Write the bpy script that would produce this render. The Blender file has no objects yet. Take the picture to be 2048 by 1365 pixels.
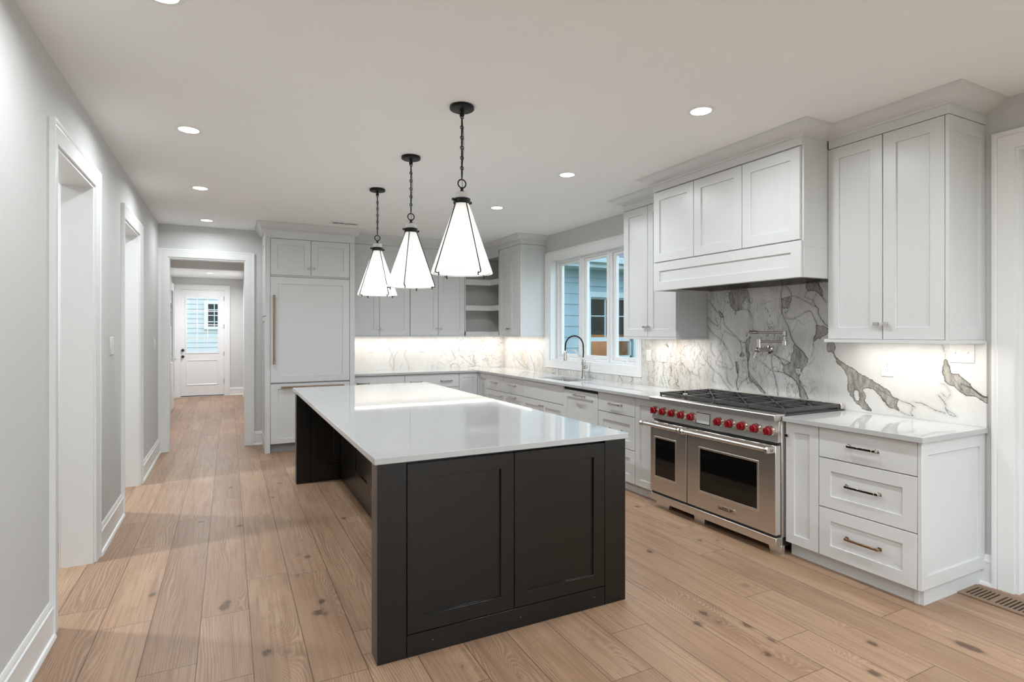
import bpy, bmesh, math, random
import numpy as np
from mathutils import Vector
PI = math.pi
random.seed(7)
scene = bpy.context.scene
COL = scene.collection

# ------------------------------------------------------------------ camera
cam_d = bpy.data.cameras.new('camera'); cam = bpy.data.objects.new('camera', cam_d); COL.objects.link(cam)
cam.location = (0, 0, 1.4653); cam.rotation_euler = (PI/2, 0, -0.4694)
cam_d.sensor_width = 36.0; cam_d.lens = 1116.3/2048*36.0
cam_d.shift_y = -(682.5-665.3)/2048.0; cam_d.clip_start = 0.05; cam_d.clip_end = 200
scene.camera = cam
# ------------------------------------------------------------------ world, exposure
W = bpy.data.worlds.new('overcast_sky'); scene.world = W; W.use_nodes = True
wn = W.node_tree; bgn = wn.nodes['Background']
bgn.inputs[0].default_value = (0.66, 0.81, 0.95, 1); bgn.inputs[1].default_value = 4.5
scene.view_settings.view_transform = 'Standard'; scene.view_settings.look = 'None'
scene.view_settings.exposure = 0.17; scene.view_settings.gamma = 1.0
scene.view_settings.use_curve_mapping = False
P_FILL = 26.0  # watts per unseen fill light added behind the viewpoint
P_DOWN = 10.0      # watts per recessed light
P_SIDE = 42.0      # watts of the lights in the rooms beyond the left wall
P_STRIP = 2.4      # watts per metre of under cabinet strip
P_BULB = 0.75       # watts per pendant bulb
DOWN_C = (0.90, 0.97, 1.0)

# ------------------------------------------------------------------ materials
def setin(n, **k):
    for a, v in k.items():
        a = a.replace('_', ' ')
        if a in n.inputs: n.inputs[a].default_value = v
class NT:
    def __init__(s, name):
        s.m = bpy.data.materials.new(name); s.m.use_nodes = True; s.t = s.m.node_tree
        s.b = s.t.nodes['Principled BSDF']
    def n(s, typ, **k):
        x = s.t.nodes.new(typ)
        for a, v in k.items(): setattr(x, a, v)
        return x
    def l(s, a, b): s.t.links.new(a, b)
    def val(s, sock, v):
        if isinstance(v, (int, float)): sock.default_value = v
        elif isinstance(v, tuple): sock.default_value = v
        else: s.l(v, sock)
    def math(s, op, a, b=0.0, c=None, clamp=False):
        x = s.n('ShaderNodeMath', operation=op, use_clamp=clamp)
        s.val(x.inputs[0], a); s.val(x.inputs[1], b)
        if c is not None: s.val(x.inputs[2], c)
        return x.outputs[0]
    def coord(s): return s.n('ShaderNodeTexCoord').outputs['Object']
    def scale(s, v, sc, off=None):
        x = s.n('ShaderNodeVectorMath', operation='MULTIPLY'); s.val(x.inputs[0], v); x.inputs[1].default_value = sc
        o = x.outputs[0]
        if off is not None:
            y = s.n('ShaderNodeVectorMath', operation='ADD'); s.l(o, y.inputs[0]); s.val(y.inputs[1], off); o = y.outputs[0]
        return o
    def noise(s, v, scale=5.0, detail=4.0, rough=0.5, dist=0.0):
        x = s.n('ShaderNodeTexNoise'); s.l(v, x.inputs['Vector'])
        x.inputs['Scale'].default_value = scale; x.inputs['Detail'].default_value = detail
        x.inputs['Roughness'].default_value = rough; x.inputs['Distortion'].default_value = dist
        return x.outputs['Fac']
    def ramp(s, f, lo, hi, a=0.0, b=1.0):
        x = s.n('ShaderNodeMapRange', interpolation_type='SMOOTHSTEP'); s.val(x.inputs[0], f)
        x.inputs[1].default_value = lo; x.inputs[2].default_value = hi; x.inputs[3].default_value = a; x.inputs[4].default_value = b
        return x.outputs[0]
    def mix(s, f, a, b):
        x = s.n('ShaderNodeMix', data_type='RGBA'); s.val(x.inputs[0], f)
        for i, v in ((6, a), (7, b)):
            if isinstance(v, tuple): x.inputs[i].default_value = v if len(v) == 4 else (*v, 1)
            else: s.l(v, x.inputs[i])
        return x.outputs[2]
    def attr(s, name): return s.n('ShaderNodeAttribute', attribute_name=name).outputs['Fac']
    def bump(s, h, strength=0.2, dist=0.001):
        x = s.n('ShaderNodeBump'); x.inputs['Strength'].default_value = strength; x.inputs['Distance'].default_value = dist
        s.l(h, x.inputs['Height']); s.l(x.outputs[0], s.b.inputs['Normal'])

def plain(name, col, rough=0.5, metal=0.0, spec=0.5, nz=0.02, nscale=6.0, bumps=0.0, bscale=300.0, **k):
    t = NT(name); co = t.coord()
    f = t.noise(co, nscale, 3)
    lo = tuple(max(0, c*(1-nz)) for c in col); hi = tuple(min(1, c*(1+nz)) for c in col)
    t.l(t.mix(f, lo, hi), t.b.inputs['Base Color'])
    setin(t.b, Roughness=rough, Metallic=metal, Specular_IOR_Level=spec, **k)
    if bumps: t.bump(t.noise(co, bscale, 2), bumps, 0.0005)
    return t.m
def emis(name, col, st):
    t = NT(name); setin(t.b, Base_Color=(*col, 1), Emission_Color=(*col, 1), Emission_Strength=st, Roughness=0.6); return t.m

M_WALL = plain('greige_wall_paint', (0.66, 0.655, 0.645), 0.75, spec=0.3, nz=0.01, bumps=0.10, bscale=260)
M_CEIL = plain('ceiling_paint', (0.93, 0.93, 0.925), 0.9, spec=0.2, nz=0.01, bumps=0.06, bscale=200)
M_TRIM = plain('white_gloss_trim_paint', (0.85, 0.85, 0.845), 0.35, nz=0.008)
M_CAB = plain('white_cabinet_lacquer', (0.71, 0.712, 0.71), 0.33, nz=0.01, bumps=0.02, bscale=120)
M_CARC = plain('cabinet_carcass_shade', (0.55, 0.55, 0.54), 0.6, nz=0.01)
M_ISL = plain('charcoal_island_lacquer', (0.0025, 0.0024, 0.0023), 0.28, spec=0.50, Coat_Weight=0.12, Coat_Roughness=0.22, nz=0.06, bumps=0.02, bscale=150)
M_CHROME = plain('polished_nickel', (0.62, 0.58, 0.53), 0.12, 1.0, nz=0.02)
M_DCHROME = plain('dark_nickel_plate', (0.30, 0.27, 0.24), 0.2, 1.0, nz=0.02)  # darker metal for the hood filters and handle posts
M_BRONZE = plain('brushed_bronze', (0.36, 0.25, 0.16), 0.32, 1.0, nz=0.05)
M_BLACK = plain('black_iron', (0.006, 0.0055, 0.0055), 0.45, spec=0.3, nz=0.1, bumps=0.15, bscale=400)
M_IRON = plain('cast_iron_grate', (0.05, 0.049, 0.048), 0.42, nz=0.1, bumps=0.2, bscale=500)
M_BLKGAP = plain('black_gap_shade', (0.008, 0.008, 0.008), 0.7)  # near black, shade of the dishwasher gap put into the colour
M_OGLASS = plain('oven_window_glass', (0.004, 0.004, 0.004), 0.04, spec=0.6)
M_RED = plain('red_knob_enamel', (0.24, 0.004, 0.010), 0.16, nz=0.03)
M_PLATE = plain('white_plastic_plate', (0.82, 0.815, 0.80), 0.3)
M_DARKSLOT = plain('dark_slot', (0.02, 0.02, 0.02), 0.8)
M_SCREEN = plain('touch_panel_glass', (0.62, 0.63, 0.62), 0.08, spec=0.7, nz=0.03)
M_LED = emis('led_lens', (1.0, 0.97, 0.93), 9.0)
M_STRIPLED = emis('led_strip_lens', (1.0, 0.95, 0.88), 3.0)
M_SHELFIN = plain('greige_shelf_interior', (0.66, 0.64, 0.61), 0.6)
M_WOODREG = plain('oak_register_wood', (0.25, 0.16, 0.10), 0.45, nz=0.25, nscale=30)
M_DOORHW = plain('oil_black_door_hardware', (0.01, 0.01, 0.01), 0.35)
M_KICKG = plain('grey_toe_kick', (0.33, 0.33, 0.335), 0.6)
M_NECK = plain('white_ceramic_neck', (0.62, 0.61, 0.58), 0.35)
# outdoors
M_SIDE = plain('pale_blue_lap_siding', (0.21, 0.30, 0.345), 0.7, nz=0.03)
M_SIDE2 = plain('white_lap_siding', (0.45, 0.425, 0.41), 0.7, nz=0.03)
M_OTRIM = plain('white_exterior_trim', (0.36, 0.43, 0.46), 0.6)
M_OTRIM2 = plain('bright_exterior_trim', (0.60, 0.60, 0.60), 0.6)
M_SHING = plain('slate_roof_shingles', (0.06, 0.065, 0.08), 0.85, nz=0.5, nscale=14)
M_OSB = plain('orange_plywood_board', (0.72, 0.19, 0.025), 0.6, nz=0.5, nscale=3.5)
M_DARKIN = plain('dark_room_interior', (0.015, 0.014, 0.016), 0.8)
M_HEDGE = plain('dark_hedge_leaves', (0.03, 0.055, 0.02), 0.9, nz=0.6, nscale=8)
M_LAWN = plain('lawn_grass', (0.09, 0.15, 0.05), 0.9, nz=0.5, nscale=20)

def steel(name, axis):
    t = NT(name); co = t.coord()
    sc = {'y': (60, 1.5, 300), 'z': (60, 300, 1.5)}[axis]
    f = t.noise(t.scale(co, sc), 1.0, 3)
    t.l(t.mix(f, (0.74, 0.705, 0.67), (0.80, 0.765, 0.73)), t.b.inputs['Base Color'])
    t.l(t.ramp(f, 0.2, 0.8, 0.32, 0.40), t.b.inputs['Roughness'])
    setin(t.b, Metallic=1.0, Anisotropic=0.4); t.bump(f, 0.015, 0.0002)
    return t.m
M_STEEL = steel('brushed_stainless', 'y')

def quartz():
    t = NT('white_quartz'); co = t.coord()
    d = t.noise(co, 1.3, 5, 0.6, 0.6)
    w = t.math('ABSOLUTE', t.math('SUBTRACT', t.noise(co, 2.1, 6, 0.6, 1.2), 0.5))
    v = t.ramp(w, 0.0, 0.012, 1.0, 0.0)
    msk = t.ramp(d, 0.46, 0.62, 0.0, 0.75)
    v = t.math('MULTIPLY', v, msk)
    base = t.mix(t.noise(co, 3, 4), (0.50, 0.505, 0.505), (0.54, 0.545, 0.545))
    t.l(t.mix(v, base, (0.46, 0.46, 0.46)), t.b.inputs['Base Color'])
    setin(t.b, Roughness=0.045, Specular_IOR_Level=0.6)
    return t.m
M_QTZ = quartz()

def marble(name, warm):
    t = NT(name); co = t.coord()
    bd, ln, dn = t.attr('body_dist'), t.attr('line_dist'), t.attr('vein_density')
    n1 = t.noise(co, 24, 5, 0.6); n2 = t.noise(co, 70, 4, 0.6); n3 = t.noise(co, 6, 5, 0.6)
    wob = t.math('MULTIPLY', t.math('SUBTRACT', n1, 0.5), 0.030)
    wob2 = t.math('MULTIPLY', t.math('SUBTRACT', n2, 0.5), 0.010)
    sd = t.math('ADD', t.math('ADD', bd, wob), wob2)
    body = t.ramp(sd, -0.0005, 0.002, 1.0, 0.0)
    edge = t.ramp(t.math('ABSOLUTE', t.math('ADD', sd, 0.001)), 0.0012, 0.0042, 1.0, 0.0)
    ls = t.math('ADD', ln, t.math('ADD', t.math('MULTIPLY', wob2, 0.35), t.math('MULTIPLY', wob, 0.10)))
    line = t.ramp(ls, -0.0005, 0.0018, 1.0, 0.0)
    lh = t.ramp(ln, 0.0, 0.022, 0.30, 0.0)
    lmod = t.ramp(n3, 0.30, 0.55, 0.45, 1.0)
    line = t.math('MULTIPLY', line, lmod)
    # fine procedural veins, slanted like the slab
    mp = t.n('ShaderNodeMapping'); t.l(co, mp.inputs[0]); mp.inputs['Rotation'].default_value = (0.5, 0.35, 0.2); mp.inputs['Scale'].default_value = (1.0, 1.9, 0.75)
    q = mp.outputs[0]
    r1 = t.math('ABSOLUTE', t.math('SUBTRACT', t.noise(q, 4.5, 7, 0.62, 1.0), 0.5))
    r2 = t.math('ABSOLUTE', t.math('SUBTRACT', t.noise(q, 9.0, 6, 0.6, 1.5), 0.5))
    v1 = t.ramp(r1, 0.0, 0.013, 1.0, 0.0); v2 = t.ramp(r2, 0.0, 0.016, 1.0, 0.0)
    k1 = t.ramp(t.noise(co, 3.2, 3), 0.34, 0.56, 0.0, 1.0)
    dq = t.n('ShaderNodeVectorMath', operation='ADD'); t.l(q, dq.inputs[0])
    nc = t.n('ShaderNodeTexNoise'); t.l(co, nc.inputs['Vector']); nc.inputs['Scale'].default_value = 5.0; nc.inputs['Detail'].default_value = 4.0
    ncs = t.n('ShaderNodeVectorMath', operation='SCALE'); t.l(nc.outputs['Color'], ncs.inputs[0]); ncs.inputs['Scale'].default_value = 0.22; t.l(ncs.outputs[0], dq.inputs[1])
    vo = t.n('ShaderNodeTexVoronoi', feature='DISTANCE_TO_EDGE'); t.l(dq.outputs[0], vo.inputs['Vector']); vo.inputs['Scale'].default_value = 6.5
    wv = t.math('MULTIPLY', t.ramp(t.noise(co, 7, 3), 0.45, 0.75, 0.25, 1.0), 0.055)
    crack = t.math('SUBTRACT', 1.0, t.math('DIVIDE', vo.outputs['Distance'], wv), clamp=True)
    cm = t.ramp(t.noise(co, 2.6, 2), 0.40, 0.60, 0.0, 1.0)
    crack = t.math('MULTIPLY', t.math('MULTIPLY', crack, cm), t.math('POWER', dn, 2.0))
    fine = t.math('MULTIPLY', t.math('MULTIPLY', t.math('MAXIMUM', v1, t.math('MULTIPLY', v2, 0.6)), k1), dn)
    cloud = t.ramp(t.noise(q, 2.4, 6, 0.65, 0.5), 0.35, 0.75, 0.0, 1.0)
    base = t.mix(t.math('MULTIPLY', cloud, t.math('ADD', t.math('MULTIPLY', dn, 0.35), 0.25)), (0.79, 0.785, 0.77), (0.50, 0.49, 0.475))
    wm = t.ramp(t.noise(q, 1.7, 4, 0.6), 0.42, 0.70, 0.0, 0.60)
    if not warm:
        sy = t.n('ShaderNodeSeparateXYZ'); t.l(co, sy.inputs[0]); wm = t.math('MULTIPLY', wm, t.ramp(sy.outputs[1], 3.5, 4.1))
    if True:
        base = t.mix(wm, base, (0.70, 0.60, 0.49))
    base = t.mix(t.math('MULTIPLY', fine, 0.85), base, (0.15, 0.14, 0.12))
    base = t.mix(t.math('MULTIPLY', crack, 0.80), base, (0.13, 0.125, 0.11))
    bcol = t.mix(t.ramp(t.noise(q, 18, 6, 0.7), 0.3, 0.7), (0.22, 0.21, 0.185), (0.52, 0.50, 0.46))
    base = t.mix(lh, base, (0.42, 0.41, 0.39))
    base = t.mix(body, base, bcol)
    base = t.mix(t.math('MULTIPLY', edge, 0.75), base, (0.09, 0.085, 0.075))
    base = t.mix(t.math('MULTIPLY', line, 0.9), base, (0.07, 0.068, 0.06))
    t.l(base, t.b.inputs['Base Color']); setin(t.b, Roughness=0.16, Specular_IOR_Level=0.5)
    return t.m
M_MARB = marble('veined_marble', False); M_MARBW = marble('warm_veined_marble', True)

def oak():
    t = NT('limed_oak_planks'); co = t.coord()
    pr, kn, kb, ed = t.attr('plank_random'), t.attr('knot'), t.attr('knot_bend'), t.attr('end_dist')
    sx = t.n('ShaderNodeSeparateXYZ'); t.l(co, sx.inputs[0]); X, Y = sx.outputs[0], sx.outputs[1]
    off = t.n('ShaderNodeCombineXYZ'); t.l(t.math('MULTIPLY', pr, 31.7), off.inputs[0]); t.l(t.math('MULTIPLY', pr, 57.1), off.inputs[1]); t.l(t.math('MULTIPLY', pr, 11.3), off.inputs[2])
    O = off.outputs[0]
    warp = t.noise(t.scale(co, (5.0, 0.60, 1.0), O), 1.0, 2, 0.45)
    warp2 = t.noise(t.scale(co, (16.0, 3.2, 1.0), O), 1.0, 3, 0.55)
    ph = t.math('ADD', t.math('MULTIPLY', X, 42.0), t.math('MULTIPLY', warp, 7.5))
    ph = t.math('ADD', ph, t.math('MULTIPLY', warp2, 0.75)); ph = t.math('ADD', ph, t.math('MULTIPLY', kb, 5.0))
    ph = t.math('ADD', ph, t.math('MULTIPLY', pr, 40.0))
    s = t.math('SINE', t.math('MULTIPLY', ph, 13.0))
    gl = t.ramp(s, 0.35, 1.0, 0.0, 1.0)
    fade = t.ramp(t.noise(t.scale(co, (6.0, 0.9, 1.0), O), 1.0, 2), 0.36, 0.60, 0.22, 1.0)
    gl = t.math('MULTIPLY', gl, fade)
    pores = t.noise(t.scale(co, (170.0, 5.0, 1.0), O), 1.0, 4, 0.65)
    fibre = t.noise(t.scale(co, (55.0, 1.6, 1.0), O), 1.0, 3, 0.6)
    tone = t.noise(t.scale(co, (3.5, 0.8, 1.0), O), 1.0, 4, 0.6)
    a = t.mix(t.ramp(tone, 0.36, 0.64), (0.315, 0.185, 0.108), (0.445, 0.29, 0.188))
    # plank to plank variation
    pv = t.math('FRACT', t.math('MULTIPLY', pr, 7.31))
    a = t.mix(t.ramp(pv, 0.0, 1.0, 0.0, 0.75), a, (0.42, 0.262, 0.165))
    pd = t.math('FRACT', t.math('MULTIPLY', pr, 13.7))
    a = t.mix(t.ramp(pd, 0.45, 1.0, 0.0, 0.50), a, (0.255, 0.155, 0.10))
    a = t.mix(t.ramp(fibre, 0.42, 0.72, 0.0, 0.50), a, (0.185, 0.10, 0.06))
    a = t.mix(t.ramp(pores, 0.50, 0.78, 0.0, 0.38), a, (0.16, 0.09, 0.055))
    a = t.mix(t.math('MULTIPLY', gl, 0.36), a, (0.56, 0.40, 0.285))
    g2 = t.ramp(s, -0.35, -1.0, 0.0, 1.0)
    a = t.mix(t.math('MULTIPLY', t.math('MULTIPLY', g2, fade), 0.28), a, (0.19, 0.108, 0.064))
    kk = t.math('ADD', kn, t.math('MULTIPLY', t.math('SUBTRACT', t.noise(t.scale(co, (1.0, 0.45, 1.0)), 55, 5, 0.7), 0.5), 1.3))
    a = t.mix(t.ramp(kk, 0.30, 1.0, 0.0, 0.42), a, (0.16, 0.10, 0.065))
    a = t.mix(t.ramp(kk, 0.72, 1.05, 0.0, 0.75), a, (0.085, 0.045, 0.025))
    px = t.math('PINGPONG', t.math('ADD', X, 0.127), 0.11125)
    # distance to nearest long seam
    e1 = t.ramp(px, 0.0008, 0.0030, 1.0, 0.0); e2 = t.ramp(ed, 0.0006, 0.0026, 1.0, 0.0)
    e = t.math('MAXIMUM', e1, e2)
    a = t.mix(t.math('MULTIPLY', e, 0.85), a, (0.07, 0.042, 0.028))
    t.l(a, t.b.inputs['Base Color'])
    t.l(t.math('ADD', t.ramp(pores, 0.3, 0.8, 0.38, 0.50), t.math('MULTIPLY', gl, 0.05)), t.b.inputs['Roughness'])
    setin(t.b, Specular_IOR_Level=0.45)
    h = t.math('SUBTRACT', t.math('MULTIPLY', gl, 0.25), t.math('ADD', e, t.math('MULTIPLY', pores, 0.35)))
    t.bump(h, 0.05, 0.0010)
    return t.m
M_OAK = oak()

def opal():
    t = NT('opal_glass'); nt = t.t
    out = nt.nodes['Material Output']
    tr = t.n('ShaderNodeBsdfTranslucent'); tr.inputs[0].default_value = (0.92, 0.91, 0.89, 1)
    setin(t.b, Base_Color=(0.85, 0.85, 0.84, 1), Roughness=0.12, Emission_Color=(1, 0.985, 0.96, 1), Emission_Strength=0.22)
    mx = t.n('ShaderNodeMixShader'); mx.inputs[0].default_value = 0.55
    t.l(t.b.outputs[0], mx.inputs[1]); t.l(tr.outputs[0], mx.inputs[2]); t.l(mx.outputs[0], out.inputs[0])
    return t.m
M_OPAL = opal()
M_DIFF = emis('glowing_diffuser', (1.0, 0.985, 0.96), 1.05)
def pane_glass():
    t = NT('window_glass'); nt = t.t; out = nt.nodes['Material Output']
    gl = t.n('ShaderNodeBsdfGlossy'); gl.inputs['Roughness'].default_value = 0.0; gl.inputs[0].default_value = (1, 1, 1, 1)
    tp = t.n('ShaderNodeBsdfTransparent'); tp.inputs[0].default_value = (0.93, 0.96, 0.97, 1)
    lw = t.n('ShaderNodeLayerWeight'); lw.inputs[0].default_value = 0.5
    fa = t.math('ADD', t.math('MULTIPLY', t.math('POWER', lw.outputs['Facing'], 5.0), 0.96), 0.04)
    mx = t.n('ShaderNodeMixShader'); t.l(fa, mx.inputs[0]); t.l(tp.outputs[0], mx.inputs[1]); t.l(gl.outputs[0], mx.inputs[2])
    t.l(mx.outputs[0], out.inputs[0]); return t.m
M_GLASS = pane_glass()

# ------------------------------------------------------------------ mesh builder
ORG = {}
class MB:
    def __init__(s): s.v = []; s.f = []; s.mi = []; s.sm = []; s.cur = 0
    def add(s, vs, fs, smooth=False):
        o = len(s.v); s.v += [tuple(p) for p in vs]
        for f in fs: s.f.append(tuple(i+o for i in f)); s.mi.append(s.cur); s.sm.append(smooth)
    def box(s, x0, x1, y0, y1, z0, z1, T=None):
        if x0 > x1: x0, x1 = x1, x0
        if y0 > y1: y0, y1 = y1, y0
        vs = [(x, y, z) for x in (x0, x1) for y in (y0, y1) for z in (z0, z1)]
        if T: vs = [T(*p) for p in vs]
        s.add(vs, [(0, 1, 3, 2), (4, 6, 7, 5), (0, 4, 5, 1), (2, 3, 7, 6), (0, 2, 6, 4), (1, 5, 7, 3)])
        return s
    def tube(s, path, r, n=10, cap=True, radii=None):
        P = [Vector(p) for p in path]; rings = []; up = None
        for i, p in enumerate(P):
            d = (P[min(i+1, len(P)-1)] - P[max(i-1, 0)]).normalized()
            if up is None:
                up = Vector((0, 0, 1)) if abs(d.z) < 0.9 else Vector((1, 0, 0))
            a = d.cross(up).normalized(); b = a.cross(d).normalized(); up = b
            rr = radii[i] if radii else r
            rings.append([p + a*rr*math.cos(2*PI*k/n) + b*rr*math.sin(2*PI*k/n) for k in range(n)])
        vs = [q for R in rings for q in R]; fs = []
        for i in range(len(P)-1):
            for k in range(n):
                k2 = (k+1) % n; fs.append((i*n+k, i*n+k2, (i+1)*n+k2, (i+1)*n+k))
        s.add(vs, fs, True)
        if cap:
            o = len(s.v)-len(vs)
            s.f.append(tuple(o+k for k in range(n))); s.mi.append(s.cur); s.sm.append(False)
            s.f.append(tuple(o+(len(P)-1)*n+k for k in range(n))); s.mi.append(s.cur); s.sm.append(False)
        return s
    def ring(s, c, R, r, ax='y', n=24, m=8, sc=(1, 1)):
        vs = []; fs = []
        for i in range(n):
            a = 2*PI*i/n
            for j in range(m):
                b = 2*PI*j/m; rad = R + r*math.cos(b); h = r*math.sin(b)
                u, w = rad*math.cos(a)*sc[0], rad*math.sin(a)*sc[1]
                p = {'y': (u, h, w), 'x': (h, u, w), 'z': (u, w, h)}[ax]
                vs.append((c[0]+p[0], c[1]+p[1], c[2]+p[2]))
        for i in range(n):
            for j in range(m):
                fs.append((i*m+j, ((i+1) % n)*m+j, ((i+1) % n)*m+(j+1) % m, i*m+(j+1) % m))
        s.add(vs, fs, True); return s
    def lathe(s, prof, c, n=32, ax='z', cap=True, smooth=True):
        # prof: list of (radius, height along axis)
        vs = []; fs = []
        for r, h in prof:
            for k in range(n):
                a = 2*PI*k/n; u, w = r*math.cos(a), r*math.sin(a)
                p = {'z': (u, w, h), 'x': (h, u, w), 'y': (u, h, w)}[ax]
                vs.append((c[0]+p[0], c[1]+p[1], c[2]+p[2]))
        for i in range(len(prof)-1):
            for k in range(n):
                fs.append((i*n+k, i*n+(k+1) % n, (i+1)*n+(k+1) % n, (i+1)*n+k))
        s.add(vs, fs, smooth)
        if cap:
            o = len(s.v)-len(vs)
            for i in (0, len(prof)-1):
                if prof[i][0] > 1e-5: s.f.append(tuple(o+i*n+k for k in range(n))); s.mi.append(s.cur); s.sm.append(False)
        return s
    def grid(s, us, vs_, inside, w0, w1, mapf):
        nu, nv = len(us)-1, len(vs_)-1; idx = {}
        ins = lambda i, j: 0 <= i < nu and 0 <= j < nv and inside((us[i]+us[i+1])/2, (vs_[j]+vs_[j+1])/2)
        V = []; F = []
        def vt(i, j, w):
            k = (i, j, w)
            if k not in idx: idx[k] = len(V); V.append(mapf(us[i], vs_[j], w1 if w else w0))
            return idx[k]
        for i in range(nu):
            for j in range(nv):
                if not ins(i, j): continue
                for w in (0, 1): F.append((vt(i, j, w), vt(i+1, j, w), vt(i+1, j+1, w), vt(i, j+1, w)))
                if not ins(i-1, j): F.append((vt(i, j, 0), vt(i, j+1, 0), vt(i, j+1, 1), vt(i, j, 1)))
                if not ins(i+1, j): F.append((vt(i+1, j, 0), vt(i+1, j+1, 0), vt(i+1, j+1, 1), vt(i+1, j, 1)))
                if not ins(i, j-1): F.append((vt(i, j, 0), vt(i+1, j, 0), vt(i+1, j, 1), vt(i, j, 1)))
                if not ins(i, j+1): F.append((vt(i, j+1, 0), vt(i+1, j+1, 0), vt(i+1, j+1, 1), vt(i, j+1, 1)))
        s.add(V, F); return s
    def sweep(s, path, prof, mapf, side=1, closed=False):
        # path: 2D points; prof: (offset across the path, height); mapf(p, q, h)
        n = len(path); mit = []
        def nrm(a, b):
            d = (b[0]-a[0], b[1]-a[1]); L = math.hypot(*d); return (-d[1]/L*side, d[0]/L*side)
        for i in range(n):
            ns = []
            if i > 0 or closed: ns.append(nrm(path[i-1], path[i]))
            if i < n-1 or closed: ns.append(nrm(path[i], path[(i+1) % n]))
            if len(ns) == 1: mit.append(ns[0])
            else:
                m = (ns[0][0]+ns[1][0], ns[0][1]+ns[1][1]); d = m[0]*ns[0][0]+m[1]*ns[0][1]
                mit.append((m[0]/d, m[1]/d))
        V = []; F = []; k = len(prof)
        for i in range(n):
            for o, h in prof: V.append(mapf(path[i][0]+mit[i][0]*o, path[i][1]+mit[i][1]*o, h))
        for i in range(n if closed else n-1):
            for j in range(k):
                F.append((i*k+j, ((i+1) % n)*k+j, ((i+1) % n)*k+(j+1) % k, i*k+(j+1) % k))
        if not closed: F.append(tuple(range(k))); F.append(tuple((n-1)*k+j for j in range(k)))
        s.add(V, F); return s
    def prism(s, poly, w0, w1, mapf):
        n = len(poly); V = [mapf(p[0], p[1], w) for w in (w0, w1) for p in poly]
        F = [tuple(range(n)), tuple(range(n, 2*n))] + [(i, (i+1) % n, n+(i+1) % n, n+i) for i in range(n)]
        s.add(V, F); return s
    def build(s, name, mat, parent=None, org=None, bevel=0.0, seg=1):
        if parent is not None: o = ORG[parent.name]
        elif org is not None: o = Vector(org)
        else:
            a = np.array(s.v); o = Vector(((a[:, 0].min()+a[:, 0].max())/2, (a[:, 1].min()+a[:, 1].max())/2, a[:, 2].min()))
        me = bpy.data.meshes.new(name)
        me.from_pydata([(x-o.x, y-o.y, z-o.z) for x, y, z in s.v], [], s.f)
        mats = mat if isinstance(mat, (list, tuple)) else [mat]
        for m in mats: me.materials.append(m)
        me.polygons.foreach_set('material_index', s.mi)
        me.polygons.foreach_set('use_smooth', s.sm)
        bm = bmesh.new(); bm.from_mesh(me); bmesh.ops.recalc_face_normals(bm, faces=bm.faces); bm.to_mesh(me); bm.free()
        me.set_sharp_from_angle(angle=math.radians(38))
        ob = bpy.data.objects.new(name, me); COL.objects.link(ob)
        if parent is not None: ob.parent = parent
        else: ob.location = o
        ORG[ob.name] = o
        if bevel:
            b = ob.modifiers.new('edge', 'BEVEL'); b.width = bevel; b.segments = seg; b.limit_method = 'ANGLE'; b.angle_limit = math.radians(50)
        return ob
def mb(): return MB()
def bx(*a): return MB().box(*a)
def thing(name, label, cat, loc, group=None):
    o = bpy.data.objects.new(name, None); COL.objects.link(o); o.location = loc; o.empty_display_size = 0.1
    o['label'] = label; o['category'] = cat
    if group: o['group'] = group
    ORG[o.name] = Vector(loc); return o
def tag(o, label, cat, group=None):
    o['label'] = label; o['category'] = cat
    if group: o['group'] = group
    return o
def struct(o): o['kind'] = 'structure'; return o
def copy_tree(o, parent=None):
    c = o.copy(); COL.objects.link(c)
    if parent: c.parent = parent
    for ch in list(o.children): copy_tree(ch, c)
    return c
def lamp(name, kind, power, loc, parent, color=DOWN_C, **k):
    d = bpy.data.lights.new(name, kind); d.energy = power; d.color = color
    for a, v in k.items(): setattr(d, a, v)
    o = bpy.data.objects.new(name, d); COL.objects.link(o)
    o.parent = parent; o.location = Vector(loc)-ORG[parent.name]; ORG[o.name] = Vector(loc)
    return o
# frames: (a along the face, d depth into it, z)
def FX(xf, y1): return lambda a, d, z: (xf+d, y1-a, z)
def FY(yf, x0): return lambda a, d, z: (x0+a, yf+d, z)
def shaker(T, w, z0, z1, t=0.02, st=0.073, r=0.010, m=None, rt=None):
    m = m or MB(); rt = rt or st
    if st <= 0 or w < 2.5*st: m.box(0, w, 0, t, z0, z1, T); return m
    O = [(0, z0), (w, z0), (w, z1), (0, z1)]; I = [(st, z0+rt), (w-st, z0+rt), (w-st, z1-rt), (st, z1-rt)]
    V = [T(a, 0, z) for a, z in O] + [T(a, 0, z) for a, z in I] + [T(a, r, z) for a, z in I] + [T(a, t, z) for a, z in O]
    F = []
    for i in range(4):
        j = (i+1) % 4
        F += [(i, j, 4+j, 4+i), (4+i, 4+j, 8+j, 8+i), (i, j, 12+j, 12+i)]
    F += [(8, 9, 10, 11), (12, 13, 14, 15)]
    m.add(V, F); return m
def pull(parent, T, a, z, L=0.175, mat=None, label='polished nickel bar handle'):
    m = MB()
    for s in (-1, 1):
        c = a+s*(L/2-0.010)
        m.box(c-0.011, c+0.011, -0.003, 0.001, z-0.011, z+0.011, T)
        m.box(c-0.006, c+0.006, -0.022, -0.002, z-0.006, z+0.006, T)
        i = c-s*0.014
        m.box(min(c, i)-0.004, max(c, i)+0.004, -0.030, -0.020, z-0.007, z+0.007, T)
    m.box(a-L/2+0.026, a+L/2-0.026, -0.033, -0.022, z-0.0065, z+0.0065, T)
    o = m.build('handle', mat or M_CHROME, parent, bevel=0.0012); o['label'] = label; return o
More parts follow.
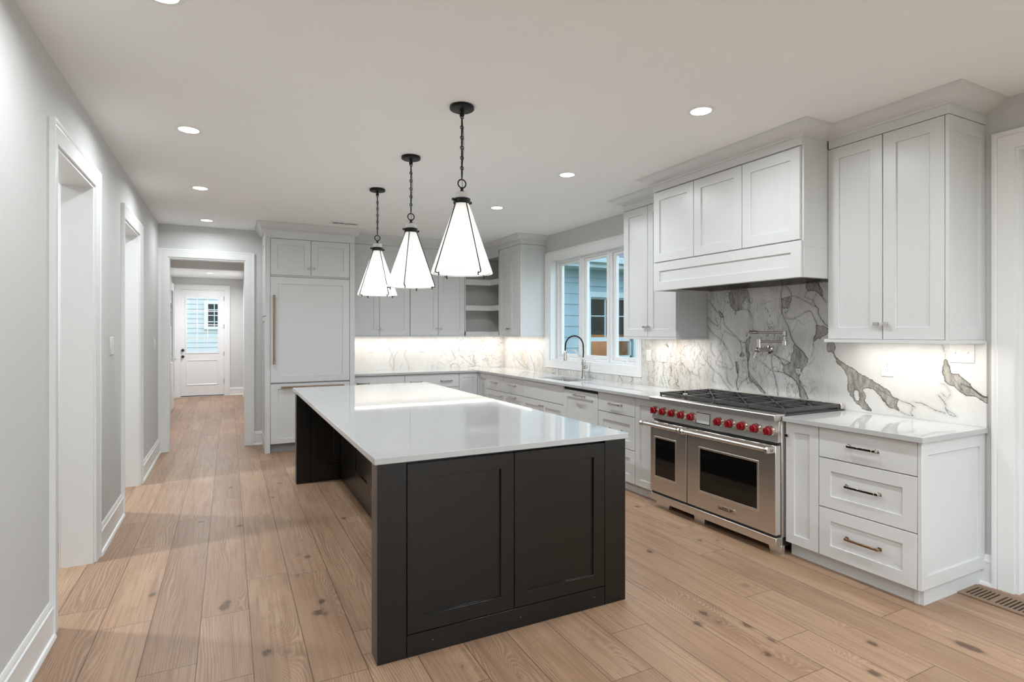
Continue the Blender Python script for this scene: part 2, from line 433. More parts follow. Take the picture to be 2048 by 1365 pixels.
def knob(parent, T, a, z):
    m = MB(); m.box(a-0.006, a+0.006, -0.018, 0.001, z-0.006, z+0.006, T); m.box(a-0.016, a+0.016, -0.028, -0.017, z-0.010, z+0.010, T)
    o = m.build('knob', M_CHROME, parent, bevel=0.0012); o['label'] = 'small square polished nickel knob'; return o
CASING = [(0, 0), (0, .012), (.006, .0145), (.062, .0165), (.070, .0205), (.078, .0185), (.086, .0245), (.100, .0245), (.100, 0)]
BASEP = [(0, 0), (.030, 0), (.030, .008), (.024, .018), (.016, .021), (.016, .132), (.019, .135), (.019, .148), (.013, .152), (.013, .164), (.005, .178), (0, .178)]
MPOLY= [[(2.597,1.39),(2.554,1.391),(2.541,1.353),(2.548,1.321),(2.521,1.278),(2.476,1.242),(2.414,1.214),(2.346,1.17),(2.299,1.155),(2.252,1.123),(2.201,1.097),(2.168,1.071),(2.146,1.038),(2.114,1.025),(2.124,0.983),(2.108,0.956),(2.119,0.955),(2.157,0.968),(2.185,0.982),(2.207,1.009),(2.224,1.03),(2.252,1.057),(2.281,1.078),(2.299,1.086),(2.334,1.076),(2.34,1.061),(2.323,1.026),(2.329,0.989),(2.299,0.956),(2.287,0.928),(2.334,0.934),(2.371,0.96),(2.407,0.993),(2.432,1.027),(2.445,1.063),(2.445,1.126),(2.457,1.168),(2.489,1.216),(2.534,1.246),(2.538,1.271),(2.561,1.321),(2.594,1.326)],[(1.842,1.306),(1.833,1.28),(1.824,1.253),(1.814,1.222),(1.782,1.213),(1.755,1.194),(1.724,1.165),(1.694,1.132),(1.664,1.104),(1.634,1.091),(1.617,1.091),(1.619,1.068),(1.634,1.056),(1.664,1.073),(1.698,1.09),(1.738,1.091),(1.764,1.109),(1.792,1.133),(1.833,1.151),(1.852,1.182),(1.861,1.224),(1.857,1.257)],[(3.483,1.829),(3.331,1.825),(3.302,1.773),(3.331,1.751),(3.361,1.703),(3.361,1.663),(3.421,1.653),(3.472,1.683),(3.493,1.759)],[(3.331,1.825),(3.302,1.813),(3.278,1.708),(3.307,1.757)],[(2.975,1.731),(2.891,1.745),(2.907,1.691),(2.924,1.654),(2.966,1.663)],[(2.685,1.517),(2.596,1.502),(2.596,1.453),(2.648,1.425),(2.678,1.418),(2.701,1.396),(2.708,1.417),(2.685,1.46)],[(2.762,1.839),(2.67,1.835),(2.633,1.734),(2.678,1.765),(2.708,1.778),(2.754,1.784)],[(2.874,1.364),(2.85,1.365),(2.794,1.308),(2.754,1.266),(2.77,1.214),(2.802,1.169),(2.826,1.109),(2.81,1.059),(2.77,1.012),(2.754,0.959),(2.806,0.954),(2.826,1.029),(2.858,1.085),(2.916,1.132),(2.966,1.151),(2.958,1.204),(2.899,1.23),(2.899,1.282),(2.874,1.32)],[(3.322,1.387),(3.273,1.428),(3.283,1.38),(3.297,1.331),(3.278,1.276),(3.297,1.227),(3.312,1.282)],[(3.61,1.655),(3.551,1.607),(3.594,1.603)],[(3.386,1.264),(3.351,1.297),(3.346,1.261)],[(3.426,1.209),(3.401,1.197),(3.396,1.116),(3.416,1.123)],[(3.302,1.226),(3.288,1.115),(3.245,1.062),(3.17,1.013),(3.124,0.967),(3.17,0.982),(3.235,1.039),(3.292,1.082)]]
MHOLE= [[(2.398,1.058),(2.377,1.057),(2.368,1.028),(2.368,0.991),(2.389,0.992),(2.404,1.018)],[(2.858,1.188),(2.81,1.19),(2.826,1.138),(2.85,1.151)]]
MLINE= [(0.002,[(2.146,1.038),(2.087,1.016),(2.04,1.004),(2.014,0.985)]),(0.0015,[(2.034,1.005),(2.029,0.972),(2.04,0.948),(2.024,0.93)]),(0.0015,[(2.024,1.02),(1.983,1.019),(1.953,1.009),(1.9,0.985),(1.857,0.974),(1.842,0.968)]),(0.0012,[(1.871,1.151),(1.838,1.14),(1.819,1.094),(1.824,1.077),(1.838,1.06)]),(0.002,[(1.88,1.077),(1.857,1.047),(1.842,1.021),(1.842,0.995),(1.819,0.965),(1.787,0.959)]),(0.0015,[(1.842,0.995),(1.81,0.977),(1.787,0.959)]),(0.001,[(1.866,1.094),(1.842,1.07)]),(0.005,[(1.764,1.157),(1.729,1.144),(1.698,1.131),(1.676,1.108),(1.651,1.092),(1.617,1.087)]),(0.0012,[(1.861,1.392),(1.852,1.354),(1.842,1.306)]),(0.0015,[(2.196,0.992),(2.162,0.967),(2.119,0.961),(2.076,0.937),(2.024,0.93)]),(0.002,[(2.224,1.036),(2.185,0.993),(2.168,0.966)]),(0.0015,[(2.305,1.1),(2.252,1.093),(2.218,1.072),(2.168,1.048),(2.141,1.033)]),(0.001,[(1.838,1.29),(1.81,1.201),(1.764,1.136),(1.738,1.091)]),(0.001,[(1.81,1.222),(1.792,1.176),(1.755,1.116)]),(0.002,[(3.361,1.663),(3.292,1.652),(3.254,1.587),(3.254,1.507),(3.245,1.484)]),(0.0015,[(3.292,1.652),(3.264,1.579)]),(0.004,[(3.421,1.657),(3.429,1.624)]),(0.0025,[(3.61,1.655),(3.567,1.611),(3.546,1.535),(3.504,1.493),(3.431,1.435),(3.381,1.394),(3.322,1.379),(3.273,1.428)]),(0.0015,[(3.556,1.485),(3.504,1.459),(3.431,1.427)]),(0.003,[(3.381,1.394),(3.361,1.329),(3.371,1.264)]),(0.003,[(3.302,1.379),(3.312,1.315),(3.283,1.275),(3.302,1.226),(3.283,1.123),(3.207,1.049),(3.133,0.97)]),(0.002,[(3.766,1.634),(3.71,1.572),(3.621,1.519),(3.654,1.588)]),(0.002,[(3.836,1.76),(3.766,1.695),(3.778,1.582),(3.813,1.494)]),(0.002,[(3.813,1.794),(3.721,1.745),(3.665,1.683),(3.621,1.638)]),(0.004,[(2.966,1.836),(2.983,1.77),(2.975,1.701),(2.975,1.633),(2.958,1.58),(2.924,1.52),(2.891,1.43),(2.858,1.372),(2.794,1.315),(2.754,1.266)]),(0.003,[(2.941,1.831),(2.907,1.795),(2.891,1.749),(2.907,1.683),(2.924,1.632),(2.949,1.618)]),(0.002,[(2.975,1.731),(2.941,1.715),(2.899,1.698)]),(0.0022,[(2.891,1.749),(2.826,1.731),(2.747,1.69),(2.678,1.652)]),(0.003,[(2.949,1.584),(2.891,1.568),(2.826,1.592),(2.754,1.626),(2.731,1.625)]),(0.002,[(2.731,1.625),(2.701,1.574),(2.678,1.517),(2.685,1.46),(2.708,1.403),(2.708,1.332),(2.731,1.274)]),(0.003,[(2.67,1.644),(2.663,1.595),(2.626,1.537),(2.596,1.509)]),(0.002,[(2.678,1.765),(2.708,1.717),(2.701,1.681),(2.67,1.644)]),(0.0015,[(2.754,1.784),(2.778,1.735),(2.716,1.71),(2.731,1.675)]),(0.002,[(2.67,1.828),(2.64,1.735),(2.604,1.684)]),(0.0025,[(2.899,1.23),(2.958,1.25),(3.026,1.277),(3.053,1.284),(3.07,1.252),(3.053,1.153),(3.026,1.064),(3.009,0.959)]),(0.003,[(3.026,1.277),(2.983,1.241),(2.958,1.204),(2.983,1.226)]),(0.0015,[(3.188,1.232),(3.133,1.203),(3.079,1.16),(3.053,1.153)]),(0.003,[(3.035,1.155),(2.966,1.148),(2.899,1.118)]),(0.001,[(3.097,1.139),(3.061,1.107),(3.035,1.116)]),(0.004,[(3.421,1.205),(3.411,1.139),(3.401,1.091),(3.421,1.032),(3.401,0.968)]),(0.0025,[(3.283,1.099),(3.322,1.064),(3.371,1.036),(3.401,0.968)]),(0.0015,[(3.525,1.108),(3.514,1.041),(3.452,0.988)]),(0.001,[(3.026,1.292),(3.009,1.354),(2.975,1.377)]),(0.0015,[(3.546,1.325),(3.61,1.255),(3.643,1.185),(3.556,1.148),(3.472,1.144),(3.462,1.194),(3.504,1.267)]),(0.0015,[(3.61,1.306),(3.567,1.24),(3.578,1.172),(3.504,1.151)]),(0.001,[(3.643,1.211),(3.546,1.19),(3.514,1.142)]),(0.0012,[(3.801,1.318),(3.732,1.181),(3.665,1.116),(3.687,1.037),(3.654,1.013)]),(0.0018,[(3.665,1.116),(3.599,1.086),(3.546,1.014),(3.483,0.969)]),(0.0015,[(2.739,1.001),(2.708,1.039),(2.689,1.052)]),(0.0015,[(2.794,1.061),(2.762,1.049)]),(0.0012,[(3.188,1.129),(3.161,1.069),(3.17,1.013),(3.115,0.964)]),(0.0012,[(2.77,1.214),(2.731,1.231),(2.701,1.275)]),(0.001,[(3.567,1.392),(3.546,1.342),(3.472,1.26)]),(0.0015,[(3.755,1.538),(3.687,1.459),(3.578,1.392),(3.514,1.317)]),(0.002,[(2.826,1.109),(2.794,1.053),(2.754,0.959)]),(0.002,[(2.916,1.132),(2.85,1.085),(2.806,0.954)]),(0.003,[(4.219,1.127),(4.212,1.077),(4.226,1.045),(4.205,1.032)]),(0.004,[(4.234,0.994),(4.255,0.972),(4.241,0.942)]),(0.004,[(4.134,1.012),(4.12,0.983),(4.148,0.96),(4.106,0.939)]),(0.0015,[(3.977,1.101),(3.957,1.064),(3.971,0.936)]),(0.0015,[(3.944,1.084),(3.86,1.061),(3.854,1.109),(3.822,1.139)]),(0.0015,[(3.925,1.211),(3.905,1.173),(3.905,1.135)]),(0.0015,[(4.079,1.175),(4.011,1.124),(3.957,1.073)]),(0.0012,[(3.86,1.367),(3.816,1.301),(3.797,1.349)]),(0.0015,[(4.366,1.025),(4.351,0.975),(4.322,0.93)]),(0.0012,[(4.545,1.067),(4.553,0.98),(4.521,0.94),(4.482,0.933)]),(0.001,[(3.803,1.254),(3.76,1.199),(3.663,1.12)]),(0.002,[(3.705,1.365),(3.699,1.295),(3.657,1.246)]),(0.003,[(4.292,1.344),(4.255,1.319),(4.277,1.35)]),(0.003,[(6.497,0.919),(6.408,0.929),(6.426,0.993),(6.479,0.953)]),(0.0025,[(6.347,0.997),(6.313,0.926),(6.237,1.003),(6.262,0.921)]),(0.003,[(5.054,1.001),(4.981,0.922)]),(0.0035,[(4.981,1.005),(4.839,0.985),(4.804,0.958),(4.839,0.922)]),(0.002,[(5.066,0.915),(5.029,0.987)]),(0.004,[(6.872,1.219),(6.794,1.173),(6.699,1.081)]),(0.004,[(7.626,1.276),(7.676,1.12),(7.626,1.03)]),(0.003,[(7.659,1.121),(7.427,0.994),(7.206,0.931)]),(0.003,[(7.427,1.159),(7.3,1.015),(7.145,0.935)]),(0.004,[(7.115,1.14),(6.966,0.931)]),(0.003,[(7.493,1.233),(7.331,1.118),(7.427,1.054)])]
BLINE= [(0.004,[(2.062,1.244),(2.076,1.2),(2.12,1.112),(2.135,0.996),(2.128,0.924)]),(0.002,[(2.12,1.185),(2.076,1.07),(2.076,0.998),(2.12,0.938)]),(0.002,[(2.194,1.191),(2.15,1.126),(2.135,1.054)]),(0.003,[(2.313,1.197),(2.291,1.124),(2.343,1.02),(2.358,0.917)]),(0.002,[(2.253,1.008),(2.224,0.95)]),(0.002,[(2.79,1.355),(2.837,1.279),(2.933,1.112)]),(0.004,[(2.949,1.293),(2.998,1.217),(3.079,1.078),(3.03,1.186)]),(0.004,[(3.16,1.36),(3.144,1.138),(3.21,1.076),(3.326,0.98),(3.495,0.929)]),(0.004,[(3.014,0.927),(3.014,0.973),(3.095,0.986),(3.16,0.923)]),(0.006,[(3.393,1.118),(3.376,1.026),(3.41,0.947),(3.293,0.935)]),(0.003,[(3.58,1.146),(3.632,1.02),(3.666,0.924),(3.841,0.92)]),(0.005,[(3.461,1.296),(3.563,1.335)]),(0.002,[(3.666,1.334),(3.736,1.302)]),(0.002,[(2.711,0.966),(2.719,0.921)])]
XL, XR, YB, H = -0.766, 3.925, 8.009, 2.795
TH = 0.165
# ================================================================== floor
PW = 0.2225
JOINTS = {-3: [5.13], -2: [2.20, 3.36, 4.51, 6.35], -1: [2.832, 5.05, 6.9], 0: [2.64, 3.265, 5.50, 7.3], 1: [1.9, 3.65, 4.90, 6.6],
          2: [2.45, 3.60, 4.64, 6.1], 3: [1.55, 2.567, 2.784, 5.04, 6.5], 8: [2.20, 4.3], 7: [1.896, 3.9], 12: [2.165, 4.0],
          11: [1.79, 3.6], 10: [1.558, 3.2, 5.1], 13: [1.1, 2.715, 4.5], 14: [1.7, 3.15], 9: [1.2, 2.95]}
KN = [(.407,3.916),(.458,3.851),(.372,3.58),(.451,3.181),(.41,3.062),(.453,3.034),(.162,3.129),(.155,2.782),(.237,2.754),(-.001,3.397),(-.026,3.345),(-.411,7.192),(.016,5.892),(-.197,4.934),(.347,5.383),(.844,5.027),(.808,4.523),(.073,4.702),(.434,5.854),(.456,7.071),(-.381,3.684),(-.449,3.535),(3.06,3.71),(2.961,2.905),(3.067,2.851),(2.203,2.038),(2.313,1.96),(2.304,1.806),(2.185,1.743),(2.506,2.909),(2.208,2.147),(2.102,2.081),(2.666,2.269),(2.7,1.576),(3.065,1.38),(3.077,1.333),(2.474,1.435),(1.55,2.2),(1.1,2.1),(.92,2.28)]
def make_floor():
    rnd = random.Random(3); V = []; F = []; PR = []; K = []; KB = []; ED = []
    kn = [(x, y, rnd.uniform(.6, 1.15)) for x, y in KN] + [(rnd.uniform(-3.3, 3.9), rnd.uniform(-3.4, 14.6), rnd.uniform(.4, 1.0)) for _ in range(90)]
    kn = [k for i, k in enumerate(kn) if i < len(KN) or not (-0.9 < k[0] < 3.3 and 1.0 < k[1] < 7.5)]
    ka = np.array(kn)
    for k in range(-15, 19):
        x0, x1 = -0.127+PW*k, -0.127+PW*(k+1); x0 = max(x0, -3.3); x1 = min(x1, 4.0)
        if x1-x0 < 0.01: continue
        hall = x1 > -1.35 and x0 < 0.5
        ya, yb = -3.6, (14.7 if hall else 8.1)
        js = list(JOINTS.get(k, []))
        y = ya + rnd.uniform(0.3, 1.6); lo = min(js) if js else 99; hi = max(js) if js else -99
        while y < yb:
            if y < lo-0.5 or y > hi+0.5: js.append(y)
            y += rnd.uniform(1.1, 2.1)
        js = [ya]+sorted(js)+[yb]
        for a, b in zip(js[:-1], js[1:]):
            p = rnd.random(); fine = -1.2 < x0 < 4.0
            nx = 12 if fine else 1; ny = max(1, int((b-a)/((0.02 if b < 8.5 else 0.05) if fine else 0.5)))
            xs = np.linspace(x0, x1, nx+1); ys = np.linspace(a, b, ny+1)
            XX, YY = np.meshgrid(xs, ys); o = len(V)
            near = ka[(abs(ka[:, 0]-(x0+x1)/2) < 0.5) & (ka[:, 1] > a-0.5) & (ka[:, 1] < b+0.5)]
            k1 = np.zeros_like(XX); k2 = np.zeros_like(XX)
            for kx, ky, ks in near:
                if not (x0-0.005 <= kx <= x1+0.005 and a-.03 <= ky <= b+.03): continue
                dx, dy = XX-kx, YY-ky
                k1 += ks*(.85*np.exp(-(dx/.024)**2-(dy/.032)**2)+.42*np.exp(-(dx/.040)**2-(dy/.10)**2)); k2 += ks*np.exp(-(dx/.055)**2-(dy/.17)**2)
            V += [(float(q), float(r), 0.0) for q, r in zip(XX.ravel(), YY.ravel())]
            PR += [p]*XX.size; K += k1.ravel().tolist(); KB += k2.ravel().tolist()
            ED += np.minimum(YY-a, b-YY).ravel().tolist()
            for j in range(ny):
                for i in range(nx):
                    q = o+j*(nx+1)+i; F.append((q, q+1, q+nx+2, q+nx+1))
    me = bpy.data.meshes.new('floor'); me.from_pydata(V, [], F); me.materials.append(M_OAK)
    for nm, d in (('plank_random', PR), ('knot', K), ('knot_bend', KB), ('end_dist', ED)):
        at = me.attributes.new(nm, 'FLOAT', 'POINT'); at.data.foreach_set('value', d)
    ob = bpy.data.objects.new('floor', me); COL.objects.link(ob); struct(ob)
make_floor()
struct(bx(-3.4, 4.2, -3.7, 14.9, -0.3, -0.002).build('floor', M_LAWN))

# ================================================================== walls, ceiling
def m_x(x0, x1): return lambda u, v, w: (w, u, v)
D1 = (3.477, 4.372); D2 = (5.470, 6.373); DZ = 2.40
us = [-3.6, D1[0], D1[1], D2[0], D2[1], 8.18]
def wl(u, v): return not (v < DZ and (D1[0] < u < D1[1] or D2[0] < u < D2[1]))
struct(mb().grid(us, [0, DZ, H+.1], wl, XL-TH, XL, m_x(0, 0)).build('wall_left', M_WALL))
DB = (-0.668, 0.195)
def wb(u, v): return not (v < 2.395 and DB[0] < u < DB[1])
struct(mb().grid([-3.4, DB[0], DB[1], 4.1], [0, 2.395, H+.1], wb, YB, YB+.16, lambda u, v, w: (u, w, v)).build('wall_back', M_WALL))
WY = (4.760, 6.590); WZ = (1.085, 2.458); RD = (0.62, 1.512)
def wr(u, v): return not (WY[0] < u < WY[1] and WZ[0] < v < WZ[1]) and not (RD[0] < u < RD[1] and v < 2.50)
struct(mb().grid([-3.6, RD[0], RD[1], WY[0], WY[1], 8.18], [0, WZ[0], WZ[1], 2.50, H+.1], wr, XR, XR+.17, m_x(0, 0)).build('wall_right', M_WALL))
def wf(u, v): return not (0.3 < v < 2.3 and (0.2 < u < 1.7 or 2.0 < u < 3.5))
struct(mb().grid([XL-TH, 0.2, 1.7, 2.0, 3.5, 4.1], [0, 0.3, 2.3, H+.1], wf, -3.6, -3.45, lambda u, v, w: (u, w, v)).build('wall_behind', M_WALL))
for i, (a, b) in enumerate(((0.2, 1.7), (2.0, 3.5))):
    m = mb()
    for z in (0.3, 1.27, 2.25): m.box(a, b, -3.56, -3.50, z, z+.05)
    for x in (a, (a+b)/2-.02, b-.05): m.box(x, x+.05, -3.56, -3.50, 0.3, 2.3)
    o = struct(m.build('window_%d' % (i+3), M_TRIM)); bx(a, b, -3.535, -3.531, .3, 2.3).build('pane', M_GLASS, o)
struct(bx(-3.4, 4.1, -3.6, 8.18, H, H+.1).build('ceiling', M_CEIL))
# rooms beyond the left wall
struct(bx(-3.4, -3.3, -3.6, 8.18, 0, H+.1).build('wall_side_room', M_WALL))
struct(bx(-3.3, XL-TH, 1.9, 2.0, 0, H).build('wall_side_room_front', M_WALL))
struct(bx(-3.3, XL-TH, 4.86, 4.96, 0, H).build('wall_side_room_middle', M_WALL))
# hall beyond the back wall
HX0, HX1 = -1.13, 0.315
struct(bx(HX0-.1, HX0, YB+.16, 14.75, 0, H+.1).build('wall_hall_left', M_WALL))
struct(bx(HX1, HX1+.1, YB+.16, 14.75, 0, H+.1).build('wall_hall_right', M_WALL))
struct(bx(HX0-.1, HX1+.1, YB+.16, 14.75, H, H+.1).build('ceiling_hall', M_CEIL))
struct(bx(HX0, HX1, 11.66, 14.6, 2.715, H-.001).build('ceiling_back_hall', M_CEIL))
struct(mb().grid([HX0, -0.965, 0.25, HX1], [0, 2.62, H], lambda u, v: v > 2.62 or u < -0.965 or u > 0.25, 11.55, 11.66, lambda u, v, w: (u, w, v)).build('wall_hall_header', M_WALL))
FD = (-0.990, -0.080)
struct(mb().grid([HX0-.1, FD[0], FD[1], HX1+.1], [0, 2.455, H+.1], lambda u, v: not (FD[0] < u < FD[1] and v < 2.455), 14.6, 14.75, lambda u, v, w: (u, w, v)).build('wall_hall_end', M_WALL))

# ---------------------------------------------------------------- casings and baseboards
def casing_x(nm, x, y0, y1, ztop, sgn=1, bottom=None):
    m = mb(); mp = lambda p, q, h: (x+sgn*h, p, q)
    m.sweep([(y0, 0), (y0, ztop), (y1, ztop), (y1, 0)], CASING, mp, side=1)
    return struct(m.build(nm, M_TRIM))
def casing_y(nm, y, x0, x1, ztop, sgn=-1):
    m = mb(); m.sweep([(x0, 0), (x0, ztop), (x1, ztop), (x1, 0)], CASING, lambda p, q, h: (p, y+sgn*h, q), side=1)
    return struct(m.build(nm, M_TRIM))
def jamb_x(m, x0, x1, y0, y1, zt):
    x0 += .0006; x1 -= .0006; m.grid([y0, y0+.018, y1-.018, y1], [0, zt-.018, zt], lambda u, v: v > zt-.018 or u < y0+.018 or u > y1-.018, x0, x1, lambda u, v, w: (w, u, v))
def jamb_y(m, y0, y1, x0, x1, zt):
    y0 += .0006; y1 -= .0006; m.grid([x0, x0+.018, x1-.018, x1], [0, zt-.018, zt], lambda u, v: v > zt-.018 or u < x0+.018 or u > x1-.018, y0, y1, lambda u, v, w: (u, w, v))
casing_x('trim_1', XL, D1[0], D1[1], DZ); casing_x('trim_2', XL, D2[0], D2[1], DZ)
casing_x('trim_3', XL-TH, D1[0], D1[1], DZ, -1); casing_x('trim_4', XL-TH, D2[0], D2[1], DZ, -1)
for i, d in enumerate((D1, D2)):
    m = mb(); jamb_x(m, XL-TH, XL, d[0]-.001, d[1]+.001, DZ+.001); struct(m.build('trim_%d' % (5+i), M_TRIM))
casing_y('trim_7', YB, DB[0], DB[1], 2.395); casing_y('trim_8', YB+.16, DB[0], DB[1], 2.395, 1)
m = mb(); jamb_y(m, YB, YB+.16, DB[0]-.001, DB[1]+.001, 2.396); struct(m.build('trim_9', M_TRIM))
casing_x('trim_10', XR, RD[0], RD[1], 2.50, -1)
m = mb(); jamb_x(m, XR, XR+.17, RD[0]-.001, RD[1]+.001, 2.501); struct(m.build('trim_11', M_TRIM))
casing_y('trim_12', 14.6, FD[0], FD[1], 2.455)
m = mb(); jamb_y(m, 14.6, 14.75, FD[0]-.001, FD[1]+.001, 2.456); struct(m.build('trim_13', M_TRIM))
# white door opening on the right side of the back hall
casing_x('trim_14', HX1, 12.9, 13.85, 2.55, -1)
def base(nm, path, side):
    m = mb(); m.sweep(path, BASEP, lambda p, q, h: (p, q, h), side=side); return struct(m.build(nm, M_TRIM))
base('baseboard_left', [(XL, -3.45), (XL, D1[0]-.1)], -1)
base('baseboard_left_middle', [(XL, D1[1]+.1), (XL, D2[0]-.1)], -1)
base('baseboard_left_far', [(XL, D2[1]+.1), (XL, YB)], -1)
base('baseboard_back', [(DB[1]+.1, YB), (0.40, YB)], -1)
base('baseboard_right', [(XR, 1.79), (XR, RD[1]+.1)], -1)
base('baseboard_right_near', [(XR, RD[0]-.1), (XR, -3.45)], -1)
base('baseboard_behind', [(XR, -3.45), (XL, -3.45)], -1)
base('baseboard_hall_left', [(HX0, YB+.18), (HX0, 11.55)], -1)
base('baseboard_back_hall_left', [(HX0, 11.66), (HX0, 14.6), (FD[0]-.1, 14.6)], -1)
base('baseboard_hall_right', [(HX1, 11.55), (HX1, YB+.18)], -1)
base('baseboard_back_hall_right', [(FD[1]+.1, 14.6), (HX1, 14.6), (HX1, 13.96)], -1)
base('baseboard_side_room', [(-3.3, 4.86), (-3.3, 2.0)], 1)

# ---------------------------------------------------------------- far door with nine... lites
def far_door():
    x0, x1 = FD[0]+.0172, FD[1]-.0172; gx0, gx1, gz0, gz1 = -0.850, -0.230, 1.018, 2.262
    m = mb().grid([x0, gx0, gx1, x1], [0.022, gz0, gz1, 2.435], lambda u, v: not (gx0 < u < gx1 and gz0 < v < gz1), 14.62, 14.662, lambda u, v, w: (u, w, v))
    d = struct(m.build('door_1', M_TRIM, bevel=.002))
    m = mb()
    for z0, z1, x_0, x_1 in ((gz0-.035, gz0, gx0-.035, gx1+.035), (gz1, gz1+.03, gx0-.035, gx1+.035)): m.box(x_0, x_1, 14.608, 14.622, z0, z1)
    m.box(gx0-.035, gx0, 14.608, 14.622, gz0, gz1); m.box(gx1, gx1+.035, 14.608, 14.622, gz0, gz1)
    for k in (1, 2): x = gx0+(gx1-gx0)*k/3; m.box(x-.009, x+.009, 14.612, 14.655, gz0, gz1)
    for k in (1, 2, 3): z = gz0+(gz1-gz0)*k/4; m.box(gx0, gx1, 14.613, 14.654, z-.009, z+.009)
    m.build('muntin_grille', M_TRIM, d, bevel=.002)
    bx(gx0, gx1, 14.635, 14.640, gz0, gz1).build('pane', M_GLASS, d)
    m = mb(); T = FY(14.62, -0.870)
    prof = [(0, 0), (.018, -.008), (.030, -.001), (.05, -.006)]
    m.sweep([(-0.862, .262), (-0.862, .835), (-0.225, .835), (-0.225, .262)], [(0, 0), (0, .010), (-.012, .012), (-.026, .002), (-.026, 0)], lambda p, q, h: (p, 14.621-h, q), side=1, closed=True)
    m.build('raised_panel', M_TRIM, d)
    for z in (1.059, .917):
        k = mb().lathe([(.0, -.062), (.018, -.060), (.027, -.045), (.022, -.03), (.012, -.022), (.012, -.008), (.032, -.006), (.032, .0)], (-.930, 14.62, z), 20, 'y')
        k.build('deadbolt' if z > 1 else 'door_knob', M_DOORHW, d)
    for z in (2.25, 1.60, .97, .33): bx(FD[1]-.026, FD[1]-.014, 14.606, 14.63, z-.05, z+.05).build('hinge', M_DOORHW, d)
    bx(x0, x1, 14.615, 14.67, 0.004, 0.022).build('bottom_sweep', M_DOORHW, d)
far_door()
struct(bx(FD[0], FD[1], 14.59, 14.76, 0, .006).build('trim_15', M_TRIM))
# open glazed door leaf along the hall's left side
m = mb().grid([11.70, 11.82, 12.42, 12.55], [0.012, .9, 2.25, 2.40], lambda u, v: not (11.82 < u < 12.42 and .9 < v < 2.25), -0.985, -0.945, lambda u, v, w: (w, u, v))
d2 = struct(m.build('door_2', M_TRIM, bevel=.002)); bx(-.967, -.963, 11.82, 12.42, .9, 2.25).build('pane', M_GLASS, d2)
for z in (2.25, 1.65, .92, .24): bx(-.965, -.941, 11.665, 11.70, z-.05, z+.05).build('hinge', M_DOORHW, d2)
m = mb().tube([(-.945, 12.47, .95), (-.90, 12.47, .95), (-.895, 12.38, .95)], .008); m.build('lever_handle', M_CHROME, d2)
# closed white door in the right wall beside the cabinets
d3 = struct(shaker(FX(XR+.06, RD[1]-.02), RD[1]-RD[0]-.038, .012, 2.482, .04, .12).build('door_3', M_TRIM, bevel=.002))
mb().lathe([(0, -.06), (.02, -.058), (.027, -.04), (.012, -.025), (.012, -.005), (.03, -.003), (.03, 0)], (XR+.06, RD[0]+.10, .95), 20, 'x').build('door_knob', M_DOORHW, d3)
struct(bx(XR+.055, XR+.175, RD[0], RD[1], -.01, .011).build('trim_16', M_TRIM))
d4 = struct(shaker(lambda a, d, z: (HX1-.012+d, 13.83-a, z), .91, .012, 2.53, .03, .12).build('door_4', M_TRIM, bevel=.002))

# ================================================================== window over the sink
def window():
    x = XR
    m = mb(); P = [(WY[0], WZ[0]), (WY[0], WZ[1]), (WY[1], WZ[1]), (WY[1], WZ[0])]
    m.sweep(P, CASING, lambda p, q, h: (x-h, p, q), side=1, closed=True)
    w = struct(m.build('window_1', M_TRIM))
    # reveal lining and frame
    m = mb().grid([WY[0]-.001, WY[0]+.018, WY[1]-.018, WY[1]+.001], [WZ[0]-.001, WZ[0]+.018, WZ[1]-.018, WZ[1]+.001],
                  lambda u, v: not (WY[0]+.018 < u < WY[1]-.018 and WZ[0]+.018 < v < WZ[1]-.018), x-.001, x+.171, lambda u, v, q: (q, u, v))
    m.build('window_lining', M_TRIM, w)
    A, B = WY[0]+.018, WY[1]-.018; z0, z1 = WZ[0]+.018, WZ[1]-.018
    sp = [A, A+(B-A)/3, A+2*(B-A)/3, B]
    for i in range(3):
        a, b = sp[i]+.012, sp[i+1]-.012
        m = mb().grid([a, a+.035, b-.035, b], [z0, z0+.03, z1-.03, z1], lambda u, v: not (a+.035 < u < b-.035 and z0+.03 < v < z1-.03), x+.095, x+.168, lambda u, v, q: (q, u, v))
        f = m.build('window_frame', M_TRIM, w, bevel=.003)
        a2, b2 = a+.035, b-.035
        m = mb().grid([a2, a2+.045, b2-.045, b2], [z0+.03, z0+.075, z1-.062, z1-.03], lambda u, v: not (a2+.045 < u < b2-.045 and z0+.075 < v < z1-.062), x+.122, x+.166, lambda u, v, q: (q, u, v))
        s = m.build('sash', M_TRIM, w, bevel=.004)
        bx(x+.156, x+.160, a2+.045, b2-.045, z0+.075, z1-.062).build('pane', M_GLASS, s)
        m = mb(); m.box(x+.100, x+.122, (a+b)/2-.03, (a+b)/2+.03, z0+.028, z0+.04); m.box(x+.085, x+.105, (a+b)/2-.008, (a+b)/2+.045, z0+.035, z0+.047)
        m.build('crank_handle', M_TRIM, w, bevel=.002)
    for y in sp[1:3]:
        bx(x+.085, x+.166, y-.0125, y+.0125, z0, z1).build('mullion', M_TRIM, w, bevel=.003)
window()

